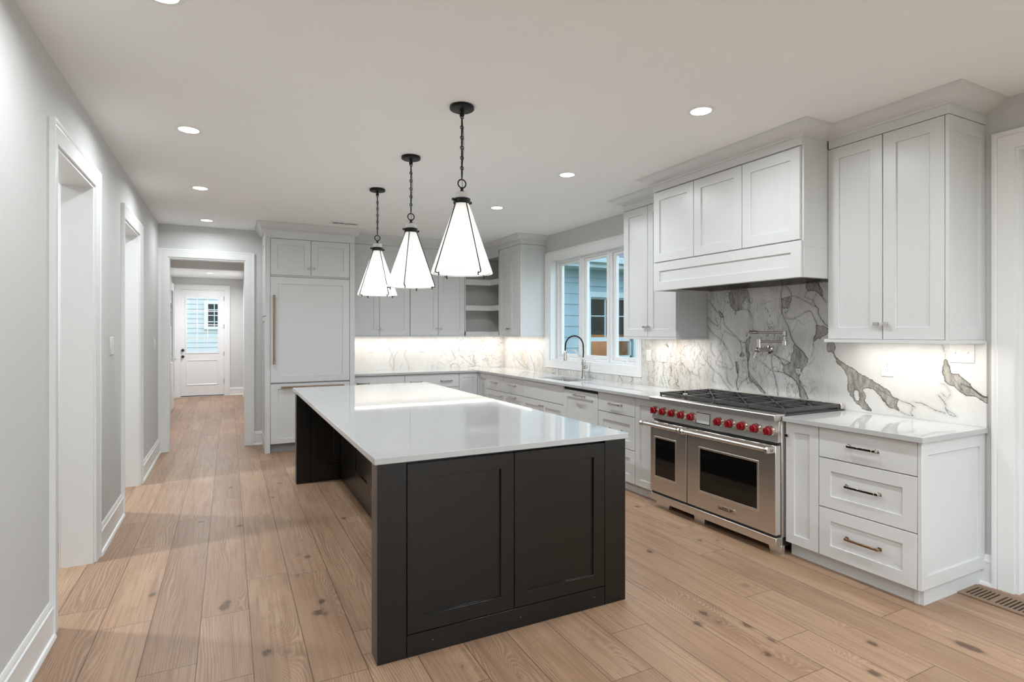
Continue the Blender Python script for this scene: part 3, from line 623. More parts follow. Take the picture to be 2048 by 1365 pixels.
# ================================================================== outdoors
def laps(m, x0, x1, y, z0, z1, ex, facing=-1):
    z = z0
    while z < z1:
        zt = min(z+ex, z1)
        m.prism([(y, z), (y-.022, z), (y-.006, zt), (y, zt)], x0, x1, lambda p, q, w: (w, p, q)); z += ex
YW = 8.45
def wing():
    t = thing('neighbour_wing', 'pale blue lap sided house wing with slate roof, seen through the window over the sink', 'house', (6.6, YW, 0))
    m = mb(); m.box(4.6, 10, YW, YW+.15, -.3, .985) ; m.box(4.6, 5.86, YW, YW+.15, .985, 2.7); m.box(6.86, 10, YW, YW+.15, .985, 2.7); m.box(5.86, 6.86, YW, YW+.15, 2.11, 2.7)
    laps(m, 4.6, 5.79, YW, 0.02, 2.46, .195); laps(m, 6.93, 10, YW, 0.02, 2.46, .195); laps(m, 5.79, 6.93, YW, 0.02, .90, .195); laps(m, 5.79, 6.93, YW, 2.31, 2.46, .15)
    m.build('siding', M_SIDE, t)
    m = mb(); m.box(4.3, 10, YW-.03, YW, 2.46, 2.63); m.build('frieze_board', M_SIDE, t)
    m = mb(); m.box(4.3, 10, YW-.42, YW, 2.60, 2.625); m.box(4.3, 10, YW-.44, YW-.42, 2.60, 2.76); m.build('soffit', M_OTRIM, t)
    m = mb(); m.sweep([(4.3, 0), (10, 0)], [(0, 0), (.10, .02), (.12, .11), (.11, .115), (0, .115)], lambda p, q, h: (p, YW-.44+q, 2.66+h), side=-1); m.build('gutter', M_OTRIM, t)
    m = mb(); m.prism([(YW-.46, 2.76), (YW+3.2, 4.6), (YW+3.2, 4.5), (YW-.40, 2.70)], 4.3, 10, lambda p, q, w: (w, p, q)); m.build('roof', M_SHING, t)
    # double hung window
    m = mb(); m.sweep([(5.87, .99), (5.87, 2.11), (6.85, 2.11), (6.85, .99)], [(0, 0), (0, .03), (.10, .03), (.10, 0)], lambda p, q, h: (p, YW-.02-h, q), side=1, closed=True)
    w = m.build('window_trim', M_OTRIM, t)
    m = mb()
    for a, b, c, d in ((5.87, 6.85, 2.08, 2.11), (5.87, 6.85, .99, 1.03), (5.87, 6.85, 1.30, 1.375)): m.box(a, b, YW+.02, YW+.07, c, d)
    for a in (5.87, 6.815): m.box(a, a+.035, YW+.02, YW+.07, .99, 2.11)
    m.box(6.245, 6.262, YW+.03, YW+.06, 1.37, 2.09); m.box(6.52, 6.537, YW+.03, YW+.06, 1.37, 2.09); m.box(5.9, 6.82, YW+.03, YW+.06, 1.76, 1.777)
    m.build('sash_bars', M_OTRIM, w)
    bx(5.9, 6.82, YW+.045, YW+.05, 1.02, 2.09).build('pane', M_GLASS, w)
    m = mb(); m.box(5.6, 7.4, YW+.9, YW+.95, 0, 2.5); m.build('room_backdrop', M_DARKIN, t)
    bx(5.6, 7.4, YW+.55, YW+.58, .3, 1.42).build('plywood_board', M_OSB, t)
wing()
def far_house():
    t = thing('neighbour_house', 'white lap sided house with small paned window, seen through the glazed hall door', 'house', (-.6, 20, 0))
    m = mb(); m.box(-4, 3, 20, 20.2, -.3, 5); laps(m, -4, 3, 20, -.2, 4.9, .15); m.build('siding', M_SIDE2, t)
    bx(-4, 3, 19.97, 20.02, 2.52, 2.62).build('frieze_board', M_OTRIM2, t)
    m = mb(); m.sweep([(-.60, 1.65), (-.60, 2.36), (-.02, 2.36), (-.02, 1.65)], [(0, 0), (0, .05), (.09, .05), (.09, 0)], lambda p, q, h: (p, 19.975-h, q), side=1, closed=True)
    w = m.build('window_trim', M_OTRIM2, t)
    bx(-.60, -.02, 19.96, 19.975, 1.65, 2.36).build('dark_pane', M_DARKIN, w)
    m = mb()
    for x in (-.41, -.21): m.box(x-.01, x+.01, 19.94, 19.962, 1.65, 2.36)
    for z in (1.8, 2.0, 2.18): m.box(-.60, -.02, 19.94, 19.962, z-.012, z+.012)
    m.build('muntin', M_OTRIM2, w)
far_house()
def hedge():
    rnd = random.Random(5); m = MB()
    for k in range(60):
        cx, cy, cz = rnd.uniform(12, 14), -8+k*.33, rnd.uniform(.3, 3.6); r = rnd.uniform(.7, 1.3); n = 10; cz = max(cz, 1.2*r-.3); prof = []
        for i in range(7):
            a = -PI/2+PI*i/6; prof.append((max(.001, r*math.cos(a)*rnd.uniform(.85, 1.15)), r*math.sin(a)))
        m.lathe(prof, (cx, cy, cz), n)
    o = m.build('hedge', M_HEDGE); tag(o, 'tall dark green hedge across the yard, mirrored in the wing window', 'hedge'); o['kind'] = 'stuff'
hedge()
tag(bx(-40, 40, -40, 60, -.45, -.32).build('lawn', M_LAWN), 'green lawn around the house', 'lawn')['kind'] = 'stuff'

# ================================================================== marble backsplash
def poly_sd(P, poly):
    A = np.array(poly); B = np.roll(A, -1, 0); d = np.full(len(P), 9.0); ins = np.zeros(len(P), bool)
    for a, b in zip(A, B):
        e = b-a; w = P-a; t = np.clip((w@e)/max(e@e, 1e-12), 0, 1); d = np.minimum(d, np.hypot(*(w-t[:, None]*e).T))
        c = ((a[1] > P[:, 1]) != (b[1] > P[:, 1]))
        with np.errstate(divide='ignore', invalid='ignore'): xx = (b[0]-a[0])*(P[:, 1]-a[1])/(b[1]-a[1])+a[0]
        ins ^= c & (P[:, 0] < xx)
    return np.where(ins, -d, d)
def line_d(P, pts):
    d = np.full(len(P), 9.0); A = np.array(pts)
    for a, b in zip(A[:-1], A[1:]):
        e = b-a; w = P-a; t = np.clip((w@e)/max(e@e, 1e-12), 0, 1); d = np.minimum(d, np.hypot(*(w-t[:, None]*e).T))
    return d
def smooth(pts, closed=False, sub=5, jit=.0022, rnd=random.Random(11)):
    n = len(pts); out = []
    g = (lambda i: pts[i % n]) if closed else (lambda i: pts[min(max(i, 0), n-1)])
    for i in range(n if closed else n-1):
        p0, p1, p2, p3 = g(i-1), g(i), g(i+1), g(i+2)
        for k in range(sub):
            t = k/sub
            q = [0.5*((2*p1[c])+(-p0[c]+p2[c])*t+(2*p0[c]-5*p1[c]+4*p2[c]-p3[c])*t*t+(-p0[c]+3*p1[c]-3*p2[c]+p3[c])*t**3) for c in (0, 1)]
            out.append((q[0]+rnd.uniform(-jit, jit), q[1]+rnd.uniform(-jit, jit)))
    if not closed: out.append(tuple(pts[-1]))
    return out
def slab(nm, u0, u1, v0, v1, inside, mapf, mat, polys, holes, lines, dens, step=.0045):
    nu = int((u1-u0)/step); nv = int((v1-v0)/step)
    us = np.linspace(u0, u1, nu+1); vs = np.linspace(v0, v1, nv+1)
    UU, VV = np.meshgrid(us, vs, indexing='ij'); P = np.stack([UU.ravel(), VV.ravel()], 1)
    polys = [smooth(p, True, 3) for p in polys]; holes = [smooth(p, True, 3) for p in holes]; lines = [(w, smooth(p)) for w, p in lines]
    bd = np.full(len(P), .1)
    for pl in polys: bd = np.minimum(bd, poly_sd(P, pl))
    for pl in holes: bd = np.maximum(bd, -poly_sd(P, pl))
    ln = np.full(len(P), .1)
    for w, pts in lines: ln = np.minimum(ln, line_d(P, pts)-w*(.75 if pts[0][0] < 6.6 else .4))
    uc = (us[:-1]+us[1:])/2; vc = (vs[:-1]+vs[1:])/2
    I = np.array([[inside(a, b) for b in vc] for a in uc])
    idx = lambda i, j: i*(nv+1)+j
    V = [mapf(a, b, 0) for a, b in P]; F = []; nb = len(V)
    used = np.zeros(len(V), bool); side = {}
    def bk(k):
        if k not in side: side[k] = nb+len(side)
        return side[k]
    for i in range(nu):
        for j in range(nv):
            if not I[i, j]: continue
            a, b, c, d = idx(i, j), idx(i+1, j), idx(i+1, j+1), idx(i, j+1); F.append((a, b, c, d)); used[[a, b, c, d]] = True
            for ok, p, q in ((i > 0 and I[i-1, j], a, d), (i < nu-1 and I[i+1, j], b, c), (j > 0 and I[i, j-1], a, b), (j < nv-1 and I[i, j+1], d, c)):
                if not ok: F.append((p, q, bk(q), bk(p)))
    keys = list(side); V += [mapf(*P[k], 1) for k in keys]
    vals = {'body_dist': np.concatenate([bd, bd[keys]]), 'line_dist': np.concatenate([ln, ln[keys]]), 'vein_density': np.concatenate([dens(P), dens(P[keys])])}
    keep = np.concatenate([used, np.ones(len(keys), bool)]); mp = np.cumsum(keep)-1
    V = [v for v, k in zip(V, keep) if k]; F = [tuple(int(mp[k]) for k in f) for f in F]
    me = bpy.data.meshes.new(nm); me.from_pydata(V, [], F); me.materials.append(mat)
    for k, d in vals.items():
        at = me.attributes.new(k, 'FLOAT', 'POINT'); at.data.foreach_set('value', d[keep].astype(np.float32))
    bm = bmesh.new(); bm.from_mesh(me); bmesh.ops.recalc_face_normals(bm, faces=bm.faces); bm.to_mesh(me); bm.free()
    o = bpy.data.objects.new(nm, me); COL.objects.link(o); ORG[o.name] = Vector((0, 0, 0)); return o
def d_right(P):
    y = P[:, 0]
    return np.clip((y-2.45)/.5, 0.05, 1)*np.where(y > 4.6, .75, 1)
def ins_right(y, z):
    if z > 1.415: return 2.352 < y < 3.745
    if 4.655 < y < 6.695: return z < .982
    return True
o = slab('marble_backsplash', 1.638, 7.985, .914, 1.835, ins_right, lambda a, b, w: (3.905 if not w else 3.9245, a, b), M_MARB, MPOLY, MHOLE, MLINE, d_right)
tag(o, 'grey veined white marble backsplash running behind the range and round the sink window', 'backsplash')
o = slab('marble_backsplash', 1.452, 3.923, .914, 1.415, lambda a, b: True, lambda a, b, w: (a, 7.989 if not w else 8.0085, b), M_MARBW, [], [], [(w*.5, p) for w, p in BLINE], lambda P: np.clip((P[:, 0]-2.3)/1.2, .08, .8), .006)
tag(o, 'warm white marble backsplash on the back wall beside the refrigerator', 'backsplash')
# ================================================================== base cabinets
ZT, ZC = 0.884, 0.914      # underside and top of the worktops
XF = 3.259                 # face of the right hand base doors
G = 0.0026
def carcass(m, T, w, depth, z0=.10, z1=.875, kick=.06, kd=None):
    m.box(0, w, .0205, depth, z0, z1, T); m.box(0, w, kick, depth, 0.0, z0, T); return m
def base_unit(T, w, depth, label, faces, loc, group=None, kick=.06, ztop=.875):
    t = thing('base_cabinet', label, 'cabinet', loc, group)
    carcass(MB(), T, w, depth, kick=kick, z1=ztop).build('body', M_CAB, t)
    for f in faces:
        kind, a0, a1, z0, z1 = f[:5]; h = f[5:]
        T2 = (lambda T, a0: (lambda a, d, z: T(a+a0, d, z)))(T, a0+G)
        st = 0 if kind in ('slab', 'false') else (.060 if (a1-a0) < .34 else .073)
        nm = {'slab': 'drawer', 'drawer': 'drawer', 'door': 'door', 'false': 'false_front'}[kind]
        d = shaker(T2, a1-a0-2*G, z0, z1, .02, st, .010).build(nm, M_CAB, t, bevel=.0012)
        for q in h:
            if q[0] == 'pull': pull(d, T2, q[1]-a0-G, q[2], q[3] if len(q) > 3 else .175, q[4] if len(q) > 4 else None)
            else: knob(d, T2, q[1]-a0-G, q[2])
    return t
DEP = XR-XF-.005
z3 = [(.095, .390), (.396, .694), (.700, .878)]
def fx_unit(ya, yb, label, faces, **k):     # ya > yb : far to near
    return base_unit(FX(XF, ya), ya-yb, DEP, label, faces, (3.6, (ya+yb)/2, 0), **k)
# right of the range
w1 = 2.456-2.225
fx_unit(2.456, 2.225, 'narrow white base cabinet with one tall door, on the right side of the range', [('door', 0, w1, .095, .878, ('knob', .022, .795))])
w2 = 2.225-1.668
u = fx_unit(2.225, 1.668, 'white three-drawer base cabinet at the near end of the worktop, right of the range',
        [('slab', 0, w2, .700, .878, ('pull', .272, .795, .178)), ('drawer', 0, w2, .396, .694, ('pull', .272, .555, .205)), ('drawer', 0, w2, .095, .390, ('pull', .272, .246, .205, M_BRONZE))])
m = MB(); T = FY(1.648, 3.259)
shaker(T, .660, .095, .882, .02, .060, .010, m, rt=.072).build('end_panel', M_CAB, u, bevel=.0015)
m = MB(); m.box(3.312, 3.87, 1.69, 1.70, 0, .094); m.box(3.3125, 3.335, 1.688, 1.712, 0, .094); m.build('kick_board', M_CAB, u)
# left of the range
w = .293
fx_unit(3.978, 3.687, 'narrow white base cabinet with one tall door, on the window side of the range', [('door', 0, .291, .095, .878)])
w = 4.543-3.978
fx_unit(4.543, 3.978, 'white three-drawer base cabinet between the range side cabinet and the dishwasher',
        [('slab', 0, w, .700, .878, ('pull', w/2, .785, .20)), ('drawer', 0, w, .396, .694, ('pull', w/2, .545, .20)), ('drawer', 0, w, .095, .390, ('pull', w/2, .243, .20))])
t = thing('dishwasher', 'panelled dishwasher with bar handle near its top, black gap under the worktop', 'dishwasher', (3.6, 4.86, 0))
w = 5.177-4.547
carcass(MB(), FX(XF, 5.177), w, DEP, z1=.84).build('body', M_DARKSLOT, t)
d = shaker(FX(XF-.004, 5.174), w-.004, .10, .850, .024, .073, .010).build('door', M_CAB, t, bevel=.0012); d['label'] = 'white shaker panel door'
pull(d, FX(XF-.004, 5.174), w/2, .808, .20)
bx(XF+.012, XF+.05, 4.55, 5.172, .853, .882).build('gap_shade', M_BLKGAP, t)  # black box standing in for the shade in the gap under the worktop
w = 6.130-5.177
u = fx_unit(6.130, 5.177, 'white sink base cabinet with false front over two doors, below the window',
        [('false', 0, w, .672, .878), ('door', 0, w/2, .095, .666, ('knob', w/2-.03, .61)), ('door', w/2, w, .095, .666, ('knob', w/2+.03, .61))], ztop=.66)
w = 6.684-6.130
fx_unit(6.684, 6.130, 'white drawer base cabinet with bar handles, on the far side of the sink cabinet',
        [('slab', 0, w, .672, .878, ('pull', w/2, .778, .19)), ('drawer', 0, w, .385, .666, ('pull', w/2, .625, .19)), ('drawer', 0, w, .095, .379, ('pull', w/2, .24, .19))])
w = 7.240-6.684
fx_unit(7.240, 6.684, 'white base cabinet, one drawer over a door, between corner cabinet and wider drawer cabinet',
        [('slab', 0, w, .672, .878, ('pull', w/2, .778, .19)), ('door', 0, w, .095, .666, ('knob', w-.03, .61))])
w = 7.478-7.240
fx_unit(7.478, 7.240, 'very narrow white corner base cabinet door with a knob, on the right hand run', [('door', 0, w, .095, .878, ('knob', w-.03, .80))])
# back wall run
YF = 7.500
def fy_unit(xa, xb, label, faces): return base_unit(FY(YF, xa), xb-xa, YB-YF-.005, label, faces, ((xa+xb)/2, 7.75, 0))
w = 2.155-1.452
fy_unit(1.452, 2.155, 'white drawer base cabinet beside the refrigerator, mostly hidden behind the island', [('slab', 0, w, .690, .878, ('pull', .14, .786, .17)), ('door', 0, w/2, .095, .684), ('door', w/2, w, .095, .684)])
w = 2.952-2.155
fy_unit(2.155, 2.952, 'white wide drawer base cabinet with a bar handle, in the middle of the back run', [('slab', 0, w, .690, .878, ('pull', .602, .777, .178), ('pull', .16, .777, .178)), ('drawer', 0, w, .392, .684), ('drawer', 0, w, .095, .386)])
w = 3.238-2.952
cu = fy_unit(2.952, 3.238, 'white corner base cabinet with a plain shaker door, at the end of the back run', [('door', 0, w, .095, .878)])

bx(3.2395, 3.2785, 7.4795, 7.53, .1, .875).build('filler_post', M_CAB, cu)

# ================================================================== worktops
SX, SY = (3.385, 3.750), (5.300, 5.980)
def in_l(x, y):
    if SX[0] < x < SX[1] and SY[0] < y < SY[1]: return False
    return x > 3.229 or y > 7.470
m = mb().grid([1.452, 3.229, SX[0], SX[1], 3.9045], [3.686, SY[0], SY[1], 7.470, 7.9885], in_l, ZT, ZC, lambda u, v, w: (u, v, w))
o = m.build('worktop', M_QTZ, bevel=.002, seg=2); tag(o, 'L-shaped white quartz worktop with a sink cut-out under the window', 'worktop')
o = bx(3.229, 3.9045, 1.628, 2.457, ZT, ZC).build('worktop', M_QTZ, bevel=.002, seg=2); tag(o, 'short white quartz worktop to the right of the range', 'worktop')
# sink
t = thing('undermount_sink', 'stainless undermount sink sunk in the worktop below the window', 'sink', (3.57, 5.64, .68))
m = mb().grid([SX[0]-.015, SX[0]+.004, SX[1]-.004, SX[1]+.015], [SY[0]-.015, SY[0]+.004, SY[1]-.004, SY[1]+.015], lambda x, y: not (SX[0]+.004 < x < SX[1]-.004 and SY[0]+.004 < y < SY[1]-.004), .68, ZT-.001, lambda u, v, w: (u, v, w))
m.box(SX[0]-.015, SX[1]+.015, SY[0]-.015, SY[1]+.015, .676, .684)
m.build('basin', M_STEEL, t, bevel=.003)
mb().lathe([(.0, .002), (.04, .003), (.045, 0), (.045, -.004)], (3.57, 5.64, .686), 24).build('drain', M_CHROME, t)

# faucet
def faucet():
    t = thing('kitchen_faucet', 'tall polished nickel spring faucet with black hose arch, behind the sink', 'faucet', (3.80, 5.60, ZC))
    x, y = 3.80, 5.60
    mb().lathe([(.028, 0), (.028, .008), (.019, .014), (.017, .16), (.022, .165), (.022, .20), (.016, .205), (.015, .24), (.010, .25)], (x, y, ZC), 24).build('body', M_CHROME, t)
    mb().tube([(x, y-.015, ZC+.135), (x, y-.075, ZC+.135)], .019, 16).tube([(x, y-.055, ZC+.135), (x-.01, y-.06, ZC+.22)], .004).build('valve_lever', M_CHROME, t)
    pts = []
    R = .115; cx = x-R
    for k in range(0, 25):
        a = k/24*PI*1.02; pts.append((cx+R*math.cos(a), y+.035*k/24, ZC+.395+.115*math.sin(a)))
    pts = [(x, y, ZC+.245), (x+.004, y, ZC+.32)]+pts; pts.append((x-2*R-.003, y+.036, ZC+.33))
    m = mb().tube(pts, .0085, 10); m.build('hose', M_BLACK, t)
    hx, hy = x-2*R-.003, y+.036
    mb().lathe([(.011, .335), (.016, .33), (.017, .26), (.020, .25), (.019, .215), (.0, .213)], (hx, hy, ZC), 20).build('spray_head', M_CHROME, t)
    mb().tube([(x, y, ZC+.215), (x-.115, y+.02, ZC+.335), (x-.135, y+.024, ZC+.335), (hx+.018, hy, ZC+.325)], .0055).tube([(x, y, ZC+.24), (x-.112, y+.02, ZC+.345)], .004).build('docking_arm', M_CHROME, t)
    mb().ring((hx, hy, ZC+.322), .019, .004, 'z', 20, 6).build('docking_ring', M_CHROME, t)
faucet()
# pot filler
def pot_filler():
    t = thing('pot_filler', 'polished nickel folding pot filler on the marble over the range', 'pot filler', (3.904, 3.085, 1.33))
    x = 3.80; y0 = 3.085
    mb().lathe([(.033, 0), (.033, -.008), (.020, -.014), (.016, -.075), (.021, -.078), (.021, -.145), (.013, -.15), (.013, -.165), (.0, -.168)], (3.904, y0, 1.325), 24, 'x').build('wall_valve', M_CHROME, t)
    m = mb().tube([(x-.02, y0, 1.325), (x-.02, y0, 1.405)], .015, 14); m.lathe([(.019, -.012), (.019, .012)], (x-.02, y0, 1.40), 16); m.build('riser', M_CHROME, t)
    xx = x-.02
    mb().tube([(xx, y0, 1.393), (xx, 2.862, 1.393)], .0085, 12).build('lower_arm', M_CHROME, t)
    m = mb(); m.lathe([(.013, -.018), (.017, -.016), (.017, .016), (.012, .018), (.012, .05), (.017, .055), (.017, .09), (.012, .093)], (xx, 2.855, 1.385), 18); m.build('elbow_joint', M_CHROME, t)
    m = mb().tube([(xx, 2.855, 1.465), (xx, 3.12, 1.465)], .0085, 12); m.tube([(xx, 3.10, 1.465), (xx, 3.175, 1.467)], .0145, 14); m.build('upper_arm', M_CHROME, t)
    mb().tube([(xx, 3.17, 1.466), (xx, 3.20, 1.462), (xx, 3.212, 1.435)], .009, 12).build('spout', M_CHROME, t)
    mb().tube([(xx-.03, y0, 1.318), (xx-.038, y0+.02, 1.26)], .0055, 10, radii=[.004, .0065]).build('lever', M_PLATE, t)
    mb().tube([(xx-.02, 3.15, 1.472), (xx-.05, 3.165, 1.45)], .004).build('spout_lever', M_CHROME, t)
pot_filler()

# ================================================================== upper cabinets
UZ0, UZ1 = 1.422, 2.668
def crown(parent, path, side, zf0=2.672, zf1=2.726, proj=.108):
    m = MB()
    m.sweep(path, [(-.02, zf0), (0, zf0), (0, zf1), (.012, zf1+.001), (.014, zf1+.010), (.030, zf1+.016), (proj-.018, H-.016), (proj-.012, H-.008), (proj, H-.006), (proj, H-.0005), (-.02, H-.0005)], lambda p, q, h: (p, q, h), side=side)
    return m.build('crown_moulding', M_CAB, parent)
def upper(T, w, depth, label, doors, loc, z0=UZ0, z1=UZ1, vall=True, group=None):
    t = thing('wall_cabinet', label, 'cabinet', loc, group)
    MB().box(0, w, .0205, depth, z0, z1+.006, T).build('body', M_CAB, t)
    for a0, a1, ka in doors:
        T2 = (lambda a0: (lambda a, d, z: T(a+a0, d, z)))(a0+G)
        d = shaker(T2, a1-a0-2*G, z0+.002, z1, .02, .073, .010).build('door', M_CAB, t, bevel=.0012)
        if ka is not None: knob(d, T2, ka-a0-G, z0+.095)
    return t
XU = 3.529
# near right
t = upper(FX(XU, 2.346), 2.346-1.668, XR-XU-.002, 'tall white two-door wall cabinet at the right end, over the short worktop', [(0, .347, .319), (.347, .678, .373)], (3.73, 2.0, UZ0))
shaker(FY(1.648, XU), XR-XU-.001, UZ0, UZ1, .02, .058, .010, rt=.078).build('side_panel', M_CAB, t, bevel=.0015)
MB().box(XU-.012, XU+.02, 1.640, 2.364, 1.400, 1.4215).box(XU+.02, XR-.021, 1.640, 1.66, 1.400, 1.4215).box(XU+.02, XR-.021, 2.346, 2.364, 1.400, 1.4215).build('light_rail', M_CAB, t, bevel=.0015)
crown(t, [(XU, 2.340), (XU, 1.648), (XR, 1.648)], -1)
# left of hood
t = upper(FX(XU, 4.486), 4.486-3.748, XR-XU-.002, 'tall white two-door wall cabinet between the window and the range hood', [(0, .360, .330), (.360, .738, .390)], (3.73, 4.12, UZ0))
MB().box(XU-.004, XU+.02, 3.742, 4.490, 1.400, 1.4215).box(XU+.02, XR-.021, 3.742, 3.76, 1.400, 1.4215).box(XU+.02, XR-.021, 4.47, 4.49, 1.400, 1.4215).build('light_rail', M_CAB, t, bevel=.0015)
shaker(FY(3.7478, XU+.012), XR-XU-.013-.05, UZ0, 1.80, .0, .0, 0)
MB().box(XU+.03, XR-.04, 3.744, 3.7475, UZ0+.02, 2.6).build('side_panel', M_CAB, t)
crown(t, [(XR, 4.486), (XU, 4.486), (XU, 3.752)], -1)
# hood
def hood():
    XH = 3.270; ya, yb = 3.747, 2.347
    t = thing('range_hood', 'large white wood-clad range hood with three panels over a wide apron, above the range', 'range hood', (3.6, 3.05, 1.82))
    T = FX(XH, ya); w = ya-yb
    m = MB()
    m.box(0, w, .0205, XR-XH-.002, 2.02, 2.674, T)
    m.box(0, .03, .0205, XR-XH-.022, 1.822, 2.02, T); m.box(w-.03, w, .0205, XR-XH-.022, 1.822, 2.02, T); m.box(0.03, w-.03, .0205, .05, 1.822, 2.02, T)
    m.build('body', M_CAB, t, bevel=.0015)
    for a0, a1 in ((0, .466), (.466, .932), (.932, w-.012)):
        T2 = (lambda a0: (lambda a, d, z: T(a+a0, d, z)))(a0+G)
        shaker(T2, a1-a0-2*G, 2.066, 2.662, .02, .072, .010).build('door', M_CAB, t, bevel=.0012)
    shaker(lambda a, d, z: T(a, d, z), w-.006, 1.822, 2.058, .02, .075, .010, rt=.072).build('apron', M_CAB, t, bevel=.0015)
    m = MB(); m.box(XH+.055, XR-.03, yb+.035, ya-.035, 1.855, 1.87)
    for k in range(34):
        y = yb+.08+k*.037; m.box(XH+.12, XR-.05, y, y+.014, 1.835, 1.856)
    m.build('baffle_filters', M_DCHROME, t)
    m = MB(); m.box(XH+.065, XH+.115, 3.28, 3.56, 1.838, 1.856)
    m.build('control_strip', M_CHROME, t)
    m = MB()
    for k in range(6): m.box(XH+.08, XH+.10, 3.34+k*.03, 3.352+k*.03, 1.835, 1.839)
    m.build('button_row', M_DARKSLOT, t)
    crown(t, [(XU, ya), (XH, ya), (XH, yb), (XU, yb)], -1)
hood()
# back wall uppers
YU = 7.690
t = upper(FY(YU, 1.452), 2.283-1.452, YB-YU-.002, 'white two-door wall cabinet next to the refrigerator, behind the farthest pendant', [(.035, .400, .372), (.400, .829, .430)], (1.87, 7.85, UZ0))
crown(t, [(1.46, YU), (2.283, YU)], -1)
MB().box(1.452, 2.283, YU-.004, YU+.02, 1.402, 1.4215).build('light_rail', M_CAB, t)
t = upper(FY(YU, 2.285), 3.115-2.285, YB-YU-.002, 'white two-door wall cabinet next to the open corner shelves, behind the pendants', [(.002, .420, .390), (.420, .829, .450)], (2.7, 7.85, UZ0))
crown(t, [(2.283, YU), (3.115, YU)], -1)
MB().box(2.285, 3.115, YU-.004, YU+.02, 1.402, 1.4215).build('light_rail', M_CAB, t)
# corner open shelf unit (L shaped)
def corner():
    t = thing('corner_shelf_unit', 'open L-shaped corner shelf unit with greige inside, between the white wall cabinets', 'shelf', (3.55, 7.7, UZ0))
    def L(u, v): return (u > 3.117 and v > YU) or (u > XU and v > 7.381)
    us, vs = [3.117, 3.130, XU, 3.90, 3.923], [7.381, 7.394, YU, 7.985, 8.007]
    def lay(z0, z1): return mb().grid(us, vs, L, z0, z1, lambda u, v, w: (u, v, w))
    m = mb(); 
    for a in (lay(UZ0, UZ0+.055), lay(2.58, 2.675)): m.add(a.v, a.f)
    m.box(3.117, 3.130, YU, 8.0, UZ0, 2.67); m.box(XU, 3.92, 7.381, 7.392, UZ0, 2.67)
    m.build('frame', M_CAB, t)
    m = mb(); m.box(3.131, 3.90, 7.975, 7.985, UZ0+.05, 2.585); m.box(3.895, 3.905, 7.394, 7.975, UZ0+.05, 2.585); m.box(3.1305, 3.134, YU+.02, 7.98, UZ0+.05, 2.585); m.box(XU+.02, 3.9, 7.3925, 7.396, UZ0+.05, 2.585)
    m.build('back_panel', M_SHELFIN, t)
    for z0, z1 in ((1.792, 1.867), (2.176, 2.258)):
        s = mb().grid([3.1345, XU, 3.895], [7.3965, YU, 7.975], lambda u, v: v > YU or u > XU, z0, z1, lambda u, v, w: (u, v, w)); s.build('shelf', M_CAB, t)
    crown(t, [(3.115, YU), (XU, YU), (XU, 7.381)], 1 if False else -1)
    MB().box(3.117, XU, YU-.004, YU+.02, 1.402, 1.4215).box(XU-.004, XU+.02, 7.38, YU, 1.402, 1.4215).build('light_rail', M_CAB, t)
corner()
t = upper(FX(XU, 7.379), 7.379-6.722, XR-XU-.002, 'white two-door wall cabinet at the left edge of the window, with panelled side', [(0, .335, .305), (.335, .655, .365)], (3.73, 7.05, UZ0))
shaker(FY(6.702, XU), XR-XU-.001, UZ0, UZ1, .02, .060, .010).build('side_panel', M_CAB, t, bevel=.0015)
crown(t, [(XU, 7.381), (XU, 6.702), (XR, 6.702)], -1)
MB().box(XU-.004, XU+.02, 6.70, 7.379, 1.402, 1.4215).box(XU, XR-.001, 6.698, 6.72, 1.402, 1.4215).build('light_rail', M_CAB, t)

# under cabinet lights
def strip(x0, x1, y0, y1, label, along):
    z = 1.4205
    t = thing('undercabinet_light', label, 'light strip', ((x0+x1)/2, (y0+y1)/2, z-.012))
    bx(x0, x1, y0, y1, z-.008, z).build('housing', M_PLATE, t)
    bx(x0+.003, x1-.003, y0+.003, y1-.003, z-.0105, z-.008).build('lens', M_STRIPLED, t)
    L = (y1-y0) if along == 'y' else (x1-x0)
    l = lamp('strip_glow', 'AREA', P_STRIP*L*(1.5 if along == 'y' else 1.0), ((x0+x1)/2, (y0+y1)/2, z-.012), t, (1.0, .94, .86), shape='RECTANGLE', size=x1-x0, size_y=y1-y0)
strip(3.70, 3.725, 1.665, 2.34, 'slim light strip under the right end wall cabinet, over the short worktop', 'y')
strip(3.70, 3.725, 3.765, 4.465, 'slim light strip under the wall cabinet between window and hood', 'y')
strip(3.72, 3.745, 6.73, 7.88, 'slim light strip under the wall cabinet left of the window', 'y')
strip(1.47, 3.68, 7.83, 7.855, 'long slim light strip under the back wall cabinets', 'x')

